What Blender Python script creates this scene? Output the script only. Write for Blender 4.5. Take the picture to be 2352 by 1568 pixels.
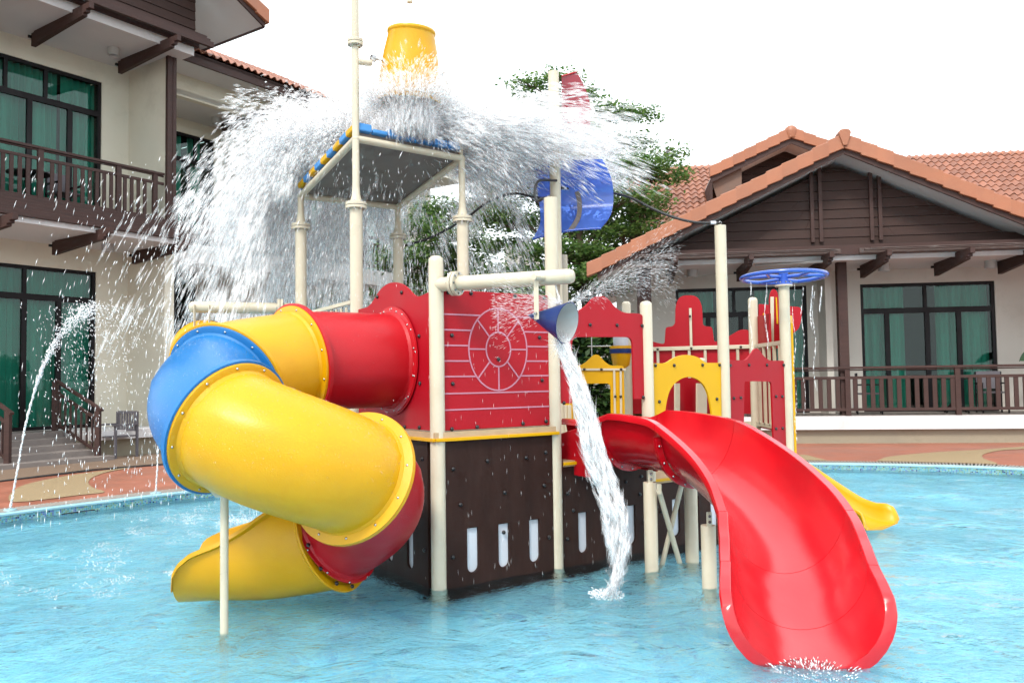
import bpy, math, random
import numpy as np
from mathutils import Vector as V, Matrix, geometry
R = math.radians
random.seed(7); rng = np.random.default_rng(7)
for o in list(bpy.data.objects): bpy.data.objects.remove(o)
S = bpy.context.scene
COL = S.collection

# ------------------------------------------------------------ camera, sky, sun
PITCH, ROLL, CAMH, F = R(2.65), R(-0.8), 1.5, 1898.0
CM = Matrix.Rotation(R(90) + PITCH, 3, 'X') @ Matrix.Rotation(ROLL, 3, 'Z')
cam = bpy.data.cameras.new('camera'); cam.lens = 18.0; cam.sensor_width = 22.3
cam.clip_end = 2000
camo = bpy.data.objects.new('camera', cam); COL.objects.link(camo)
camo.matrix_world = Matrix.Translation((0, 0, CAMH)) @ CM.to_4x4()
S.camera = camo
SUN_EL, SUN_AZ = R(48), R(203)      # azimuth measured clockwise from +Y
W = bpy.data.worlds.new('World'); S.world = W; W.use_nodes = True
nt = W.node_tree; nt.nodes.clear()
sky = nt.nodes.new('ShaderNodeTexSky'); sky.sky_type = 'NISHITA'; sky.sun_disc = False
sky.sun_elevation = SUN_EL; sky.sun_rotation = SUN_AZ; sky.dust_density = 4; sky.air_density = 1.2
mx = nt.nodes.new('ShaderNodeMix'); mx.data_type = 'RGBA'
tc = nt.nodes.new('ShaderNodeTexCoord'); cn = nt.nodes.new('ShaderNodeTexNoise'); cn.inputs['Scale'].default_value = 2.2; cn.inputs['Detail'].default_value = 6
cr = nt.nodes.new('ShaderNodeMapRange'); cr.inputs[1].default_value = .3; cr.inputs[2].default_value = .75; cr.inputs[3].default_value = .8; cr.inputs[4].default_value = .98
nt.links.new(tc.outputs['Generated'], cn.inputs['Vector']); nt.links.new(cn.outputs[0], cr.inputs[0]); nt.links.new(cr.outputs[0], mx.inputs[0])
nt.links.new(sky.outputs[0], mx.inputs[6]); mx.inputs[7].default_value = (9.6, 10.2, 10.6, 1)   # cloud cover
bg = nt.nodes.new('ShaderNodeBackground'); bg.inputs[1].default_value = 0.1
ow = nt.nodes.new('ShaderNodeOutputWorld')
nt.links.new(mx.outputs[2], bg.inputs[0]); nt.links.new(bg.outputs[0], ow.inputs[0])
sl = bpy.data.lights.new('sun', 'SUN'); sl.energy = 1.5; sl.angle = R(12); sl.color = (1, .95, .87)
so = bpy.data.objects.new('sun', sl); COL.objects.link(so)
sd = V((math.sin(SUN_AZ) * math.cos(SUN_EL), math.cos(SUN_AZ) * math.cos(SUN_EL), math.sin(SUN_EL)))
so.rotation_euler = sd.to_track_quat('Z', 'Y').to_euler(); so.location = sd * 40
S.view_settings.view_transform = 'Standard'; S.view_settings.look = 'None'
S.view_settings.exposure = 1.3; S.view_settings.gamma = 1; S.view_settings.use_curve_mapping = False
S.render.engine = 'CYCLES'
S.cycles.transparent_max_bounces = 160; S.cycles.max_bounces = 24; S.cycles.diffuse_bounces = 20; S.cycles.transmission_bounces = 10; S.cycles.use_denoising = True
S.cycles.sample_clamp_indirect = 4

# ------------------------------------------------------------ rays of the photograph, for measuring places
def ray(px, py): return CM @ V(((px - 1176) / F, (784 - py) / F, -1))
def PY(px, py, y):
    d = ray(px, py); return V((0, 0, CAMH)) + d * (y / d.y)
def PZ(px, py, z):
    d = ray(px, py); return V((0, 0, CAMH)) + d * ((z - CAMH) / d.z)
def PL(px, py, O, t):                    # on the vertical plane through O along t -> (s, z)
    d = ray(px, py); O = V((O[0], O[1])); t = V((t[0], t[1])).normalized(); n = V((-t.y, t.x))
    k = n.dot(O) / n.dot(V((d.x, d.y)))
    p = V((0, 0, CAMH)) + d * k
    return (t.dot(V((p.x, p.y)) - O), p.z)

# ------------------------------------------------------------ materials
ALB = .64                                   # brings the measured colours down to the surfaces' own reflectance
def lin(c): return tuple(x * ALB for x in c) + (1,)
def lin1(c): return tuple(c) + (1,)
def pm(name, col, rough=.5, var=0., vscale=3., bump=0., bscale=60., coat=0., metal=0., spec=.5, dirt=None, dscale=4., stretch=None, ind=0.):
    m = bpy.data.materials.new(name); m.use_nodes = True; n = m.node_tree; b = n.nodes['Principled BSDF']
    b.inputs['Base Color'].default_value = lin(col); b.inputs['Roughness'].default_value = rough
    b.inputs['Metallic'].default_value = metal; b.inputs['Specular IOR Level'].default_value = spec
    b.inputs['Coat Weight'].default_value = coat; b.inputs['Coat Roughness'].default_value = .2
    tc = n.nodes.new('ShaderNodeTexCoord'); src = tc.outputs['Object']
    if stretch:
        mp = n.nodes.new('ShaderNodeMapping'); mp.inputs['Scale'].default_value = stretch
        n.links.new(src, mp.inputs[0]); src = mp.outputs[0]
    if var:
        nz = n.nodes.new('ShaderNodeTexNoise'); nz.inputs['Scale'].default_value = vscale; nz.inputs['Detail'].default_value = 6
        n.links.new(src, nz.inputs['Vector'])
        mr = n.nodes.new('ShaderNodeMapRange'); mr.inputs[1].default_value = .3; mr.inputs[2].default_value = .7
        mr.inputs[3].default_value = 1 - var; mr.inputs[4].default_value = 1 + var
        n.links.new(nz.outputs[0], mr.inputs[0])
        mu = n.nodes.new('ShaderNodeMix'); mu.data_type = 'RGBA'; mu.blend_type = 'MULTIPLY'; mu.inputs[0].default_value = 1
        mu.inputs[6].default_value = lin(col); n.links.new(mr.outputs[0], mu.inputs[7])
        out = mu.outputs[2]
        if dirt:
            n2 = n.nodes.new('ShaderNodeTexNoise'); n2.inputs['Scale'].default_value = dscale; n2.inputs['Detail'].default_value = 8; n2.inputs['Roughness'].default_value = .7
            n.links.new(src, n2.inputs['Vector'])
            r2 = n.nodes.new('ShaderNodeMapRange'); r2.inputs[1].default_value = .52; r2.inputs[2].default_value = .72; r2.inputs[4].default_value = dirt[3]
            n.links.new(n2.outputs[0], r2.inputs[0])
            m2 = n.nodes.new('ShaderNodeMix'); m2.data_type = 'RGBA'; n.links.new(r2.outputs[0], m2.inputs[0])
            n.links.new(out, m2.inputs[6]); m2.inputs[7].default_value = lin(dirt[:3]); out = m2.outputs[2]
        if ind:       # every piece its own shade
            gi = n.nodes.new('ShaderNodeNewGeometry'); oi = n.nodes.new('ShaderNodeObjectInfo'); aa = n.nodes.new('ShaderNodeMath'); aa.operation = 'ADD'
            n.links.new(gi.outputs['Random Per Island'], aa.inputs[0]); n.links.new(oi.outputs['Random'], aa.inputs[1])
            ff = n.nodes.new('ShaderNodeMath'); ff.operation = 'FRACT'; n.links.new(aa.outputs[0], ff.inputs[0])
            r3 = n.nodes.new('ShaderNodeMapRange'); r3.inputs[3].default_value = 1 - ind; r3.inputs[4].default_value = 1 + ind; n.links.new(ff.outputs[0], r3.inputs[0])
            m3 = n.nodes.new('ShaderNodeMix'); m3.data_type = 'RGBA'; m3.blend_type = 'MULTIPLY'; m3.inputs[0].default_value = 1
            n.links.new(out, m3.inputs[6]); n.links.new(r3.outputs[0], m3.inputs[7]); out = m3.outputs[2]
        n.links.new(out, b.inputs['Base Color'])
        rr = n.nodes.new('ShaderNodeMapRange'); rr.inputs[1].default_value = .3; rr.inputs[2].default_value = .7
        rr.inputs[3].default_value = rough * .8; rr.inputs[4].default_value = min(1, rough * 1.25)
        n.links.new(nz.outputs[0], rr.inputs[0]); n.links.new(rr.outputs[0], b.inputs['Roughness'])
    if bump:
        nb = n.nodes.new('ShaderNodeTexNoise'); nb.inputs['Scale'].default_value = bscale; nb.inputs['Detail'].default_value = 4
        n.links.new(src, nb.inputs['Vector'])
        bp = n.nodes.new('ShaderNodeBump'); bp.inputs['Strength'].default_value = bump; bp.inputs['Distance'].default_value = .01
        n.links.new(nb.outputs[0], bp.inputs['Height']); n.links.new(bp.outputs[0], b.inputs['Normal'])
    return m
M = {}
M['red'] = pm('red_plastic', (.56, .004, .012), .38, .05, 4, .12, 90, spec=.35, dirt=(.42, .006, .012, .4), dscale=2.2)
M['redwet'] = pm('red_wet_fibreglass', (.68, .003, .012), .2, .3, 1.6, .06, 30, coat=.5, spec=.4)
M['redpanel'] = pm('red_panel', (.47, .003, .014), .45, .05, 3, .1, 160, spec=.25)
M['yellow'] = pm('yellow_plastic', (.84, .42, .001), .36, .04, 4, .1, 90, spec=.35, dirt=(.70, .30, .004, .35), dscale=2.2)
M['ypanel'] = pm('yellow_panel', (.86, .46, .001), .42, .03, 3, .08, 160, spec=.25)
M['blue'] = pm('blue_plastic', (.012, .19, .52), .34, .05, 4, .1, 90, spec=.4)
M['wheelblue'] = pm('blue_gloss_paint', (.03, .12, .62), .25, .04, 5, coat=.5)
M['navy'] = pm('navy_paint', (.006, .030, .16), .35, .06, 6, spec=.3)
M['beige'] = pm('cream_pipe_paint', (.74, .66, .50), .33, .05, 5, .05, 60, dirt=(.45, .38, .25, .25), dscale=3)
M['deck'] = pm('cream_deck', (.60, .42, .24), .5, .1, 8, .1, 60)
M['hull'] = pm('dark_brown_hull', (.040, .019, .015), .5, .15, 3, .1, 120, dirt=(.07, .038, .03, .5), dscale=5, stretch=(3, 3, .6), spec=.12)
M['white'] = pm('white_panel', (.72, .75, .82), .4, .03, 5)
M['pinkgroove'] = pm('pale_groove', (.62, .25, .34), .5)
M['bolt'] = pm('black_bolt_cap', (.012, .012, .014), .3)
M['steel'] = pm('steel', (.6, .6, .6), .25, metal=1)
M['rubber'] = pm('black_rope', (.02, .02, .022), .6)
M['rope'] = M['rubber']
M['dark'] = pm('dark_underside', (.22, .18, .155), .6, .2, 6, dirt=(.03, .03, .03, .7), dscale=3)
M['sail'] = None
M['timber'] = pm('brown_timber', (.074, .040, .035), .55, .18, 3, .25, 30, stretch=(1, 1, 6), dirt=(.16, .10, .085, .25), dscale=5, spec=.2)
M['plank'] = pm('brown_plank', (.062, .036, .031), .6, .18, 4, .35, 25, stretch=(1, 1, 8), ind=.12, spec=.15)
M['frame'] = pm('dark_window_frame', (.010, .008, .010), .45, .1, 4, spec=.2)
M['soffitwood'] = pm('tan_soffit', (.20, .11, .075), .6, .12, 4)
M['ltblue'] = pm('light_blue_block', (.05, .30, .74), .4, .05, 5)
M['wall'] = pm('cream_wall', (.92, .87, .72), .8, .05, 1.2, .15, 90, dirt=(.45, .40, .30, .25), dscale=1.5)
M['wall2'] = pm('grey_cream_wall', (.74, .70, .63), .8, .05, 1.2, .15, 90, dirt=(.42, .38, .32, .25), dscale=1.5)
M['ceil'] = pm('white_ceiling', (.86, .85, .84), .8, .04, 1.5)
M['slab'] = pm('white_slab', (.88, .85, .85), .6, .05, 2, dirt=(.5, .45, .42, .35), dscale=3)
M['plinth'] = pm('beige_plinth', (.38, .33, .24), .8, .08, 2, .2, 60, dirt=(.22, .19, .14, .5), dscale=2)
M['tile'] = pm('terracotta', (.37, .145, .085), .6, .16, 2.2, .2, 40, dirt=(.16, .07, .05, .75), dscale=.9, ind=.22)
M['vtile'] = pm('terracotta_verge', (.46, .17, .085), .55, .08, 2.5, .1, 40, dirt=(.35, .12, .06, .4), dscale=3, ind=.08)
M['curtain'] = pm('green_curtain', (.05, .34, .265), .8, .08, 3)
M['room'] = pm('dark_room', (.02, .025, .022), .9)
M['step'] = pm('grey_step', (.26, .22, .20), .7, .1, 5, .1, 80)
M['metalgrey'] = pm('grey_chair', (.14, .13, .15), .5, .1, 5)
M['lamp'] = pm('white_lamp', (.62, .62, .60), .4)
M['leafbig'] = pm('pot_leaf', (.02, .07, .02), .4)

def glassmat(name, tint, ior, bumpn=None):
    m = bpy.data.materials.new(name); m.use_nodes = True; n = m.node_tree; n.nodes.clear()
    o = n.nodes.new('ShaderNodeOutputMaterial'); t = n.nodes.new('ShaderNodeBsdfTransparent'); g = n.nodes.new('ShaderNodeBsdfGlossy')
    g.inputs['Roughness'].default_value = .02; t.inputs[0].default_value = lin1(tint)
    fr = n.nodes.new('ShaderNodeFresnel'); fr.inputs[0].default_value = ior
    x = n.nodes.new('ShaderNodeMixShader'); n.links.new(fr.outputs[0], x.inputs[0]); n.links.new(t.outputs[0], x.inputs[1]); n.links.new(g.outputs[0], x.inputs[2])
    n.links.new(x.outputs[0], o.inputs[0])
    return m, n, t, g, fr
M['glass'] = glassmat('window_glass', (.78, .92, .88), 1.36)[0]
m, n, t, g, fr = glassmat('pool_water', (.88, .98, 1.0), 1.33)
tcn = n.nodes.new('ShaderNodeTexCoord')
def wnoise(sc, det, dist, strength, prev, stretch=(1, 1, 1)):
    mp = n.nodes.new('ShaderNodeMapping'); mp.inputs['Scale'].default_value = stretch; n.links.new(tcn.outputs['Object'], mp.inputs[0])
    a = n.nodes.new('ShaderNodeTexNoise'); a.inputs['Scale'].default_value = sc; a.inputs['Detail'].default_value = det; a.inputs['Distortion'].default_value = 1.2
    n.links.new(mp.outputs[0], a.inputs['Vector'])
    b = n.nodes.new('ShaderNodeBump'); b.inputs['Strength'].default_value = strength; b.inputs['Distance'].default_value = dist
    n.links.new(a.outputs[0], b.inputs['Height'])
    if prev: n.links.new(prev.outputs[0], b.inputs['Normal'])
    return b
def patchy(b, lo, hi, sc):       # calmer and rougher patches
    a = n.nodes.new('ShaderNodeTexNoise'); a.inputs['Scale'].default_value = sc; a.inputs['Detail'].default_value = 3; n.links.new(tcn.outputs['Object'], a.inputs['Vector'])
    q = n.nodes.new('ShaderNodeMapRange'); q.inputs[1].default_value = .38; q.inputs[2].default_value = .62; q.inputs[3].default_value = lo; q.inputs[4].default_value = hi
    n.links.new(a.outputs[0], q.inputs[0]); n.links.new(q.outputs[0], b.inputs['Strength'])
b1 = wnoise(2.2, 3, .12, .5, None, (1, 1.2, 1)); b2 = wnoise(9, 4, .035, .5, b1, (1, 1.3, 1)); b3 = wnoise(34, 2, .010, .5, b2)
patchy(b2, .1, .8, .5); patchy(b3, .05, .9, .8)
n.links.new(b3.outputs[0], g.inputs['Normal']); n.links.new(b3.outputs[0], fr.inputs['Normal'])
rf = n.nodes.new('ShaderNodeBsdfRefraction'); rf.inputs['IOR'].default_value = 1.33; rf.inputs[0].default_value = lin1((.90, .98, 1.0)); rf.inputs['Roughness'].default_value = 0
n.links.new(b3.outputs[0], rf.inputs['Normal'])
xx = n.nodes.new('ShaderNodeMixShader'); xx.inputs[0].default_value = .82
fx = [k for k in n.nodes if k.type == 'MIX_SHADER' and k != xx][0]
n.links.new(t.outputs[0], xx.inputs[1]); n.links.new(rf.outputs[0], xx.inputs[2]); n.links.new(xx.outputs[0], fx.inputs[1])
M['water'] = m

m = bpy.data.materials.new('water_drops'); m.use_nodes = True; n = m.node_tree; n.nodes.clear()
o = n.nodes.new('ShaderNodeOutputMaterial'); d = n.nodes.new('ShaderNodeBsdfDiffuse'); d.inputs[0].default_value = (.99, .99, 1.0, 1)
t = n.nodes.new('ShaderNodeBsdfRefraction'); t.inputs[0].default_value = (1, 1, 1, 1); t.inputs['IOR'].default_value = 1.2; t.inputs['Roughness'].default_value = .1
g = n.nodes.new('ShaderNodeBsdfGlossy'); g.inputs[1].default_value = .1
tr = n.nodes.new('ShaderNodeBsdfTransparent')
x1 = n.nodes.new('ShaderNodeMixShader'); x1.inputs[0].default_value = .0
x2 = n.nodes.new('ShaderNodeMixShader'); x2.inputs[0].default_value = .02
x3 = n.nodes.new('ShaderNodeMixShader'); x3.inputs[0].default_value = .4
n.links.new(d.outputs[0], x1.inputs[1]); n.links.new(t.outputs[0], x1.inputs[2]); n.links.new(x1.outputs[0], x2.inputs[1]); n.links.new(g.outputs[0], x2.inputs[2])
n.links.new(x2.outputs[0], x3.inputs[1]); n.links.new(tr.outputs[0], x3.inputs[2]); n.links.new(x3.outputs[0], o.inputs[0])
M['drops'] = m
m2_ = m.copy(); m2_.name = 'water_veil'
[k for k in m2_.node_tree.nodes if k.type == 'MIX_SHADER'][2].inputs[0].default_value = .86
M['veil'] = m2_

def sailmat(name, col, a):
    m = bpy.data.materials.new(name); m.use_nodes = True; n = m.node_tree; n.nodes.clear()
    o = n.nodes.new('ShaderNodeOutputMaterial'); d = n.nodes.new('ShaderNodeBsdfDiffuse'); d.inputs[0].default_value = lin1(col)
    t = n.nodes.new('ShaderNodeBsdfTranslucent'); t.inputs[0].default_value = lin1(col); tr = n.nodes.new('ShaderNodeBsdfTransparent'); tr.inputs[0].default_value = lin1([min(1, c + .25) for c in col])
    g = n.nodes.new('ShaderNodeBsdfGlossy'); g.inputs[1].default_value = .2
    x1 = n.nodes.new('ShaderNodeMixShader'); x1.inputs[0].default_value = .5
    x2 = n.nodes.new('ShaderNodeMixShader'); x2.inputs[0].default_value = a
    x3 = n.nodes.new('ShaderNodeMixShader'); x3.inputs[0].default_value = .06
    L = n.links.new
    L(d.outputs[0], x1.inputs[1]); L(t.outputs[0], x1.inputs[2]); L(x1.outputs[0], x2.inputs[1]); L(tr.outputs[0], x2.inputs[2])
    L(x2.outputs[0], x3.inputs[1]); L(g.outputs[0], x3.inputs[2]); L(x3.outputs[0], o.inputs[0])
    return m
M['sail'] = sailmat('blue_polycarbonate', (.20, .36, .88), .52)
M['rsail'] = sailmat('red_polycarbonate', (.36, .008, .03), .04)

def leafmat(name, c1, c2):
    m = bpy.data.materials.new(name); m.use_nodes = True; n = m.node_tree; b = n.nodes['Principled BSDF']
    g = n.nodes.new('ShaderNodeNewGeometry'); mr = n.nodes.new('ShaderNodeMix'); mr.data_type = 'RGBA'
    n.links.new(g.outputs['Random Per Island'], mr.inputs[0]); mr.inputs[6].default_value = lin(c1); mr.inputs[7].default_value = lin(c2)
    n.links.new(mr.outputs[2], b.inputs['Base Color']); b.inputs['Roughness'].default_value = .45
    tl = n.nodes.new('ShaderNodeBsdfTranslucent'); n.links.new(mr.outputs[2], tl.inputs[0])
    x = n.nodes.new('ShaderNodeMixShader'); x.inputs[0].default_value = .5; o = n.nodes['Material Output']
    n.links.new(b.outputs[0], x.inputs[1]); n.links.new(tl.outputs[0], x.inputs[2]); n.links.new(x.outputs[0], o.inputs[0])
    return m
M['leaf'] = leafmat('tree_leaf', (.05, .15, .035), (.26, .42, .11))
M['leaf2'] = leafmat('shrub_leaf', (.03, .09, .02), (.12, .20, .05))
M['bark'] = pm('bark', (.13, .09, .06), .9, .3, 6, .5, 20)

# mosaic: a random colour for each little tile
m = bpy.data.materials.new('mosaic_glaze'); m.use_nodes = True; n = m.node_tree; b = n.nodes['Principled BSDF']; b.inputs['Roughness'].default_value = .15
at = n.nodes.new('ShaderNodeNewGeometry'); oi = n.nodes.new('ShaderNodeObjectInfo')
ad = n.nodes.new('ShaderNodeMath'); ad.operation = 'ADD'; n.links.new(at.outputs['Random Per Island'], ad.inputs[0]); n.links.new(oi.outputs['Random'], ad.inputs[1])
fr_ = n.nodes.new('ShaderNodeMath'); fr_.operation = 'FRACT'; n.links.new(ad.outputs[0], fr_.inputs[0])
cr = n.nodes.new('ShaderNodeValToRGB'); cr.color_ramp.interpolation = 'CONSTANT'
cols = [(0, (.12, .42, .55)), (.22, (.22, .55, .68)), (.42, (.20, .42, .30)), (.58, (.32, .50, .30)), (.7, (.16, .25, .55)), (.82, (.35, .60, .60)), (.94, (.02, .03, .16))]
cr.color_ramp.elements[0].position = 0; cr.color_ramp.elements[0].color = lin(cols[0][1]); cr.color_ramp.elements[1].position = cols[1][0]; cr.color_ramp.elements[1].color = lin(cols[1][1])
for p_, c_ in cols[2:]:
    e = cr.color_ramp.elements.new(p_); e.color = lin(c_)
n.links.new(fr_.outputs[0], cr.inputs[0]); n.links.new(cr.outputs[0], b.inputs['Base Color'])
M['mosaic'] = m
M['grout'] = pm('pale_blue_grout', (.42, .66, .74), .5, .06, 4)
M['coping'] = pm('pale_blue_coping', (.42, .70, .80), .3, .06, 6)
M['grate'] = pm('grey_grate', (.42, .38, .34), .6, .15, 8, dirt=(.2, .17, .14, .5))
M['gutter'] = pm('dark_gutter', (.02, .02, .022), .7)

# pool floor: small random tiles seen through the water
m = bpy.data.materials.new('pool_floor_mosaic'); m.use_nodes = True; n = m.node_tree; b = n.nodes['Principled BSDF']; b.inputs['Roughness'].default_value = .4
tcn = n.nodes.new('ShaderNodeTexCoord'); vo = n.nodes.new('ShaderNodeTexVoronoi'); vo.distance = 'CHEBYCHEV'; vo.inputs['Scale'].default_value = 26; vo.inputs['Randomness'].default_value = .35
n.links.new(tcn.outputs['Object'], vo.inputs['Vector'])
sp = n.nodes.new('ShaderNodeSeparateColor'); n.links.new(vo.outputs['Color'], sp.inputs[0])
cr = n.nodes.new('ShaderNodeValToRGB')
for i, (p_, c_) in enumerate([(0, (.21, .62, .86)), (.3, (.31, .77, .93)), (.6, (.38, .83, .95)), (.86, (.60, .90, .86)), (1, (.12, .24, .60))]):
    e = cr.color_ramp.elements[i] if i < 2 else cr.color_ramp.elements.new(p_)
    e.position = p_; e.color = lin1([x * .9 for x in c_])
n.links.new(sp.outputs[0], cr.inputs[0])
nz = n.nodes.new('ShaderNodeTexNoise'); nz.inputs['Scale'].default_value = .7; nz.inputs['Detail'].default_value = 5; n.links.new(tcn.outputs['Object'], nz.inputs['Vector'])
mr = n.nodes.new('ShaderNodeMapRange'); mr.inputs[1].default_value = .3; mr.inputs[2].default_value = .7; mr.inputs[3].default_value = .78; mr.inputs[4].default_value = 1.2; n.links.new(nz.outputs[0], mr.inputs[0])
mu = n.nodes.new('ShaderNodeMix'); mu.data_type = 'RGBA'; mu.blend_type = 'MULTIPLY'; mu.inputs[0].default_value = 1
n.links.new(cr.outputs[0], mu.inputs[6]); n.links.new(mr.outputs[0], mu.inputs[7]); n.links.new(mu.outputs[2], b.inputs['Base Color'])
M['poolfloor'] = m
M['terra'] = pm('stamped_red_concrete', (.44, .155, .095), .45, .14, 1.6, .3, 12, dirt=(.28, .10, .07, .5), dscale=2.5)
M['pebble'] = pm('washed_pebble', (.40, .29, .16), .6, .3, 60, .4, 80)
M['pebble2'] = pm('brown_washed_pebble', (.26, .175, .12), .6, .3, 60, .4, 80)
M['ground'] = pm('far_ground', (.16, .15, .08), .9, .3, .6)

# ------------------------------------------------------------ mesh building
LOC = {}
def rootloc(o):
    while o.parent: o = o.parent
    return o.location
def add_obj(name, data, parent=None):
    o = bpy.data.objects.new(name, data); COL.objects.link(o)
    if parent: o.parent = parent
    return o
def thing(name, loc, label, cat, group=None):
    o = add_obj(name, None); o.location = loc; o.empty_display_size = .1
    o['label'] = label; o['category'] = cat
    if group: o['group'] = group
    return o
def tag(o, label=None, cat=None, group=None, kind=None):
    for k, v in (('label', label), ('category', cat), ('group', group), ('kind', kind)):
        if v: o[k] = v
    return o
class MB:
    def __init__(s): s.v = []; s.f = []
    def add(s, vs, fs):
        k = len(s.v); s.v += [tuple(p) for p in vs]; s.f += [tuple(i + k for i in f) for f in fs]; return s
    def hexa(s, c):   # 8 corners: bottom 4 ccw, top 4 ccw
        return s.add(c, [(0, 3, 2, 1), (4, 5, 6, 7), (0, 1, 5, 4), (1, 2, 6, 5), (2, 3, 7, 6), (3, 0, 4, 7)])
    def box(s, a, b):
        x0, y0, z0 = a; x1, y1, z1 = b
        return s.hexa([(x0, y0, z0), (x1, y0, z0), (x1, y1, z0), (x0, y1, z0), (x0, y0, z1), (x1, y0, z1), (x1, y1, z1), (x0, y1, z1)])
    def bar(s, p, q, w, h, up=V((0, 0, 1))):
        p = V(p); q = V(q); d = (q - p).normalized()
        a = d.cross(up)
        if a.length < 1e-4: a = d.cross(V((0, 1, 0)))
        a.normalize(); b = a.cross(d).normalized(); a = a * w / 2; b = b * h / 2
        return s.hexa([p - a - b, p + a - b, q + a - b, q - a - b, p - a + b, p + a + b, q + a + b, q - a + b])
    def tube(s, pts, r, n=12, cap=True, closed=False):
        pts = [V(p) for p in pts]; m = len(pts); ring = []
        for i, p in enumerate(pts):
            if closed: d = pts[(i + 1) % m] - pts[i - 1]
            else: d = pts[min(i + 1, m - 1)] - pts[max(i - 1, 0)]
            d.normalize(); up = V((0, 0, 1)) if abs(d.z) < .95 else V((0, 1, 0))
            a = d.cross(up).normalized(); b = a.cross(d)
            rr = r[i] if isinstance(r, (list, tuple)) else r
            ring.append([p + (a * math.cos(2 * math.pi * j / n) + b * math.sin(2 * math.pi * j / n)) * rr for j in range(n)])
        vs = [q for rg in ring for q in rg]; fs = []
        for i in range(m if closed else m - 1):
            k = (i + 1) % m
            for j in range(n):
                l = (j + 1) % n
                fs.append((i * n + j, i * n + l, k * n + l, k * n + j))
        if cap and not closed:
            fs.append(tuple(range(n))[::-1]); fs.append(tuple((m - 1) * n + j for j in range(n)))
        return s.add(vs, fs)
    def lathe(s, prof, c=(0, 0, 0), ax=(0, 0, 1), n=24, cap=True):   # prof: (radius, height)
        c = V(c); q = V(ax).to_track_quat('Z', 'Y'); vs = []
        for r, h in prof:
            for j in range(n):
                a = 2 * math.pi * j / n; vs.append(c + q @ V((r * math.cos(a), r * math.sin(a), h)))
        fs = []
        for i in range(len(prof) - 1):
            for j in range(n):
                l = (j + 1) % n; fs.append((i * n + j, i * n + l, (i + 1) * n + l, (i + 1) * n + j))
        if cap: fs.append(tuple(range(n))[::-1]); fs.append(tuple((len(prof) - 1) * n + j for j in range(n)))
        return s.add(vs, fs)
    def mesh(s, name, mat, off=V((0, 0, 0)), smooth=None):
        me = bpy.data.meshes.new(name); me.from_pydata([(x - off[0], y - off[1], z - off[2]) for x, y, z in s.v], [], s.f)
        if mat: me.materials.append(mat)
        if smooth:
            me.shade_smooth(); me.set_sharp_from_angle(angle=R(smooth))
        me.validate(); return me
    def obj(s, name, mat, parent=None, smooth=None, bevel=0, origin=False):
        off = rootloc(parent) if parent else V((0, 0, 0))
        if parent is None and s.v and origin:
            a = np.array(s.v); off = V(((a[:, 0].min() + a[:, 0].max()) / 2, (a[:, 1].min() + a[:, 1].max()) / 2, a[:, 2].min()))
        o = add_obj(name, s.mesh(name, M[mat] if isinstance(mat, str) else mat, off, smooth), parent)
        if parent is None and origin: o.location = off
        if bevel:
            b = o.modifiers.new('bevel', 'BEVEL'); b.width = bevel; b.segments = 2; b.limit_method = 'ANGLE'; b.angle_limit = R(40)
        return o
def inst(name, me, parent, mw):
    o = add_obj(name, me, parent)
    if isinstance(mw, V): mw = Matrix.Translation(mw)
    o.matrix_local = Matrix.Translation(-rootloc(parent)) @ mw if parent else mw
    return o
def orient(loc, z, x=None, scale=1):
    q = V(z).to_track_quat('Z', 'Y').to_matrix()
    return Matrix.Translation(loc) @ q.to_4x4() @ Matrix.Scale(scale, 4)
def frame_m(loc, ax, ay, az):
    m = Matrix((ax, ay, az)).transposed().to_4x4(); return Matrix.Translation(loc) @ m

def fillet(pts, n=6):
    out = []; m = len(pts)
    for i, p in enumerate(pts):
        r = p[2] if len(p) > 2 else 0
        a = V(pts[i - 1][:2]); b = V(p[:2]); c = V(pts[(i + 1) % m][:2])
        if r <= 0: out.append(b); continue
        l1 = min(r, (a - b).length * .49); l2 = min(r, (c - b).length * .49)
        s = b + (a - b).normalized() * l1; e = b + (c - b).normalized() * l2
        for k in range(n + 1):
            t = k / n; out.append(s * (1 - t) ** 2 + b * 2 * t * (1 - t) + e * t * t)
    return out
def plate(mb, outer, holes, O, t, th, off=0.):        # outline in (s, z) on the vertical plane through O along t
    O = V((O[0], O[1], 0)); t = V((t[0], t[1], 0)).normalized(); n = V((t.y, -t.x, 0))   # n points to the camera side
    loops = [outer] + holes
    tri = geometry.tessellate_polygon([[V((p[0], p[1], 0)) for p in l] for l in loops])
    flat = [p for l in loops for p in l]; k = len(flat)
    vs = [O + t * p[0] + n * (off + th / 2) + V((0, 0, p[1])) for p in flat] + [O + t * p[0] + n * (off - th / 2) + V((0, 0, p[1])) for p in flat]
    fs = []
    for a, b, c in tri:
        A, B, C = (V(flat[i][:2]) if not isinstance(flat[i], V) else V((flat[i][0], flat[i][1])) for i in (a, b, c))
        if (B - A).cross(C - A) < 0: a, c = c, a
        fs.append((a, b, c)); fs.append((c + k, b + k, a + k))
    i0 = 0
    for li, l in enumerate(loops):
        m = len(l)
        ar = sum(l[i][0] * l[(i + 1) % m][1] - l[(i + 1) % m][0] * l[i][1] for i in range(m))
        for i in range(m):
            a, b = i0 + i, i0 + (i + 1) % m
            if (ar > 0) == (li == 0): fs.append((a + k, b + k, b, a))
            else: fs.append((a, b, b + k, a + k))
        i0 += m
    mb.add(vs, fs)
    return mb
def pxs(lst, O, t):                    # photograph outline -> (s, z[, r]) outline
    return [PL(p[0], p[1], O, t) + ((p[2] * .0055,) if len(p) > 2 else ()) for p in lst]
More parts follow.
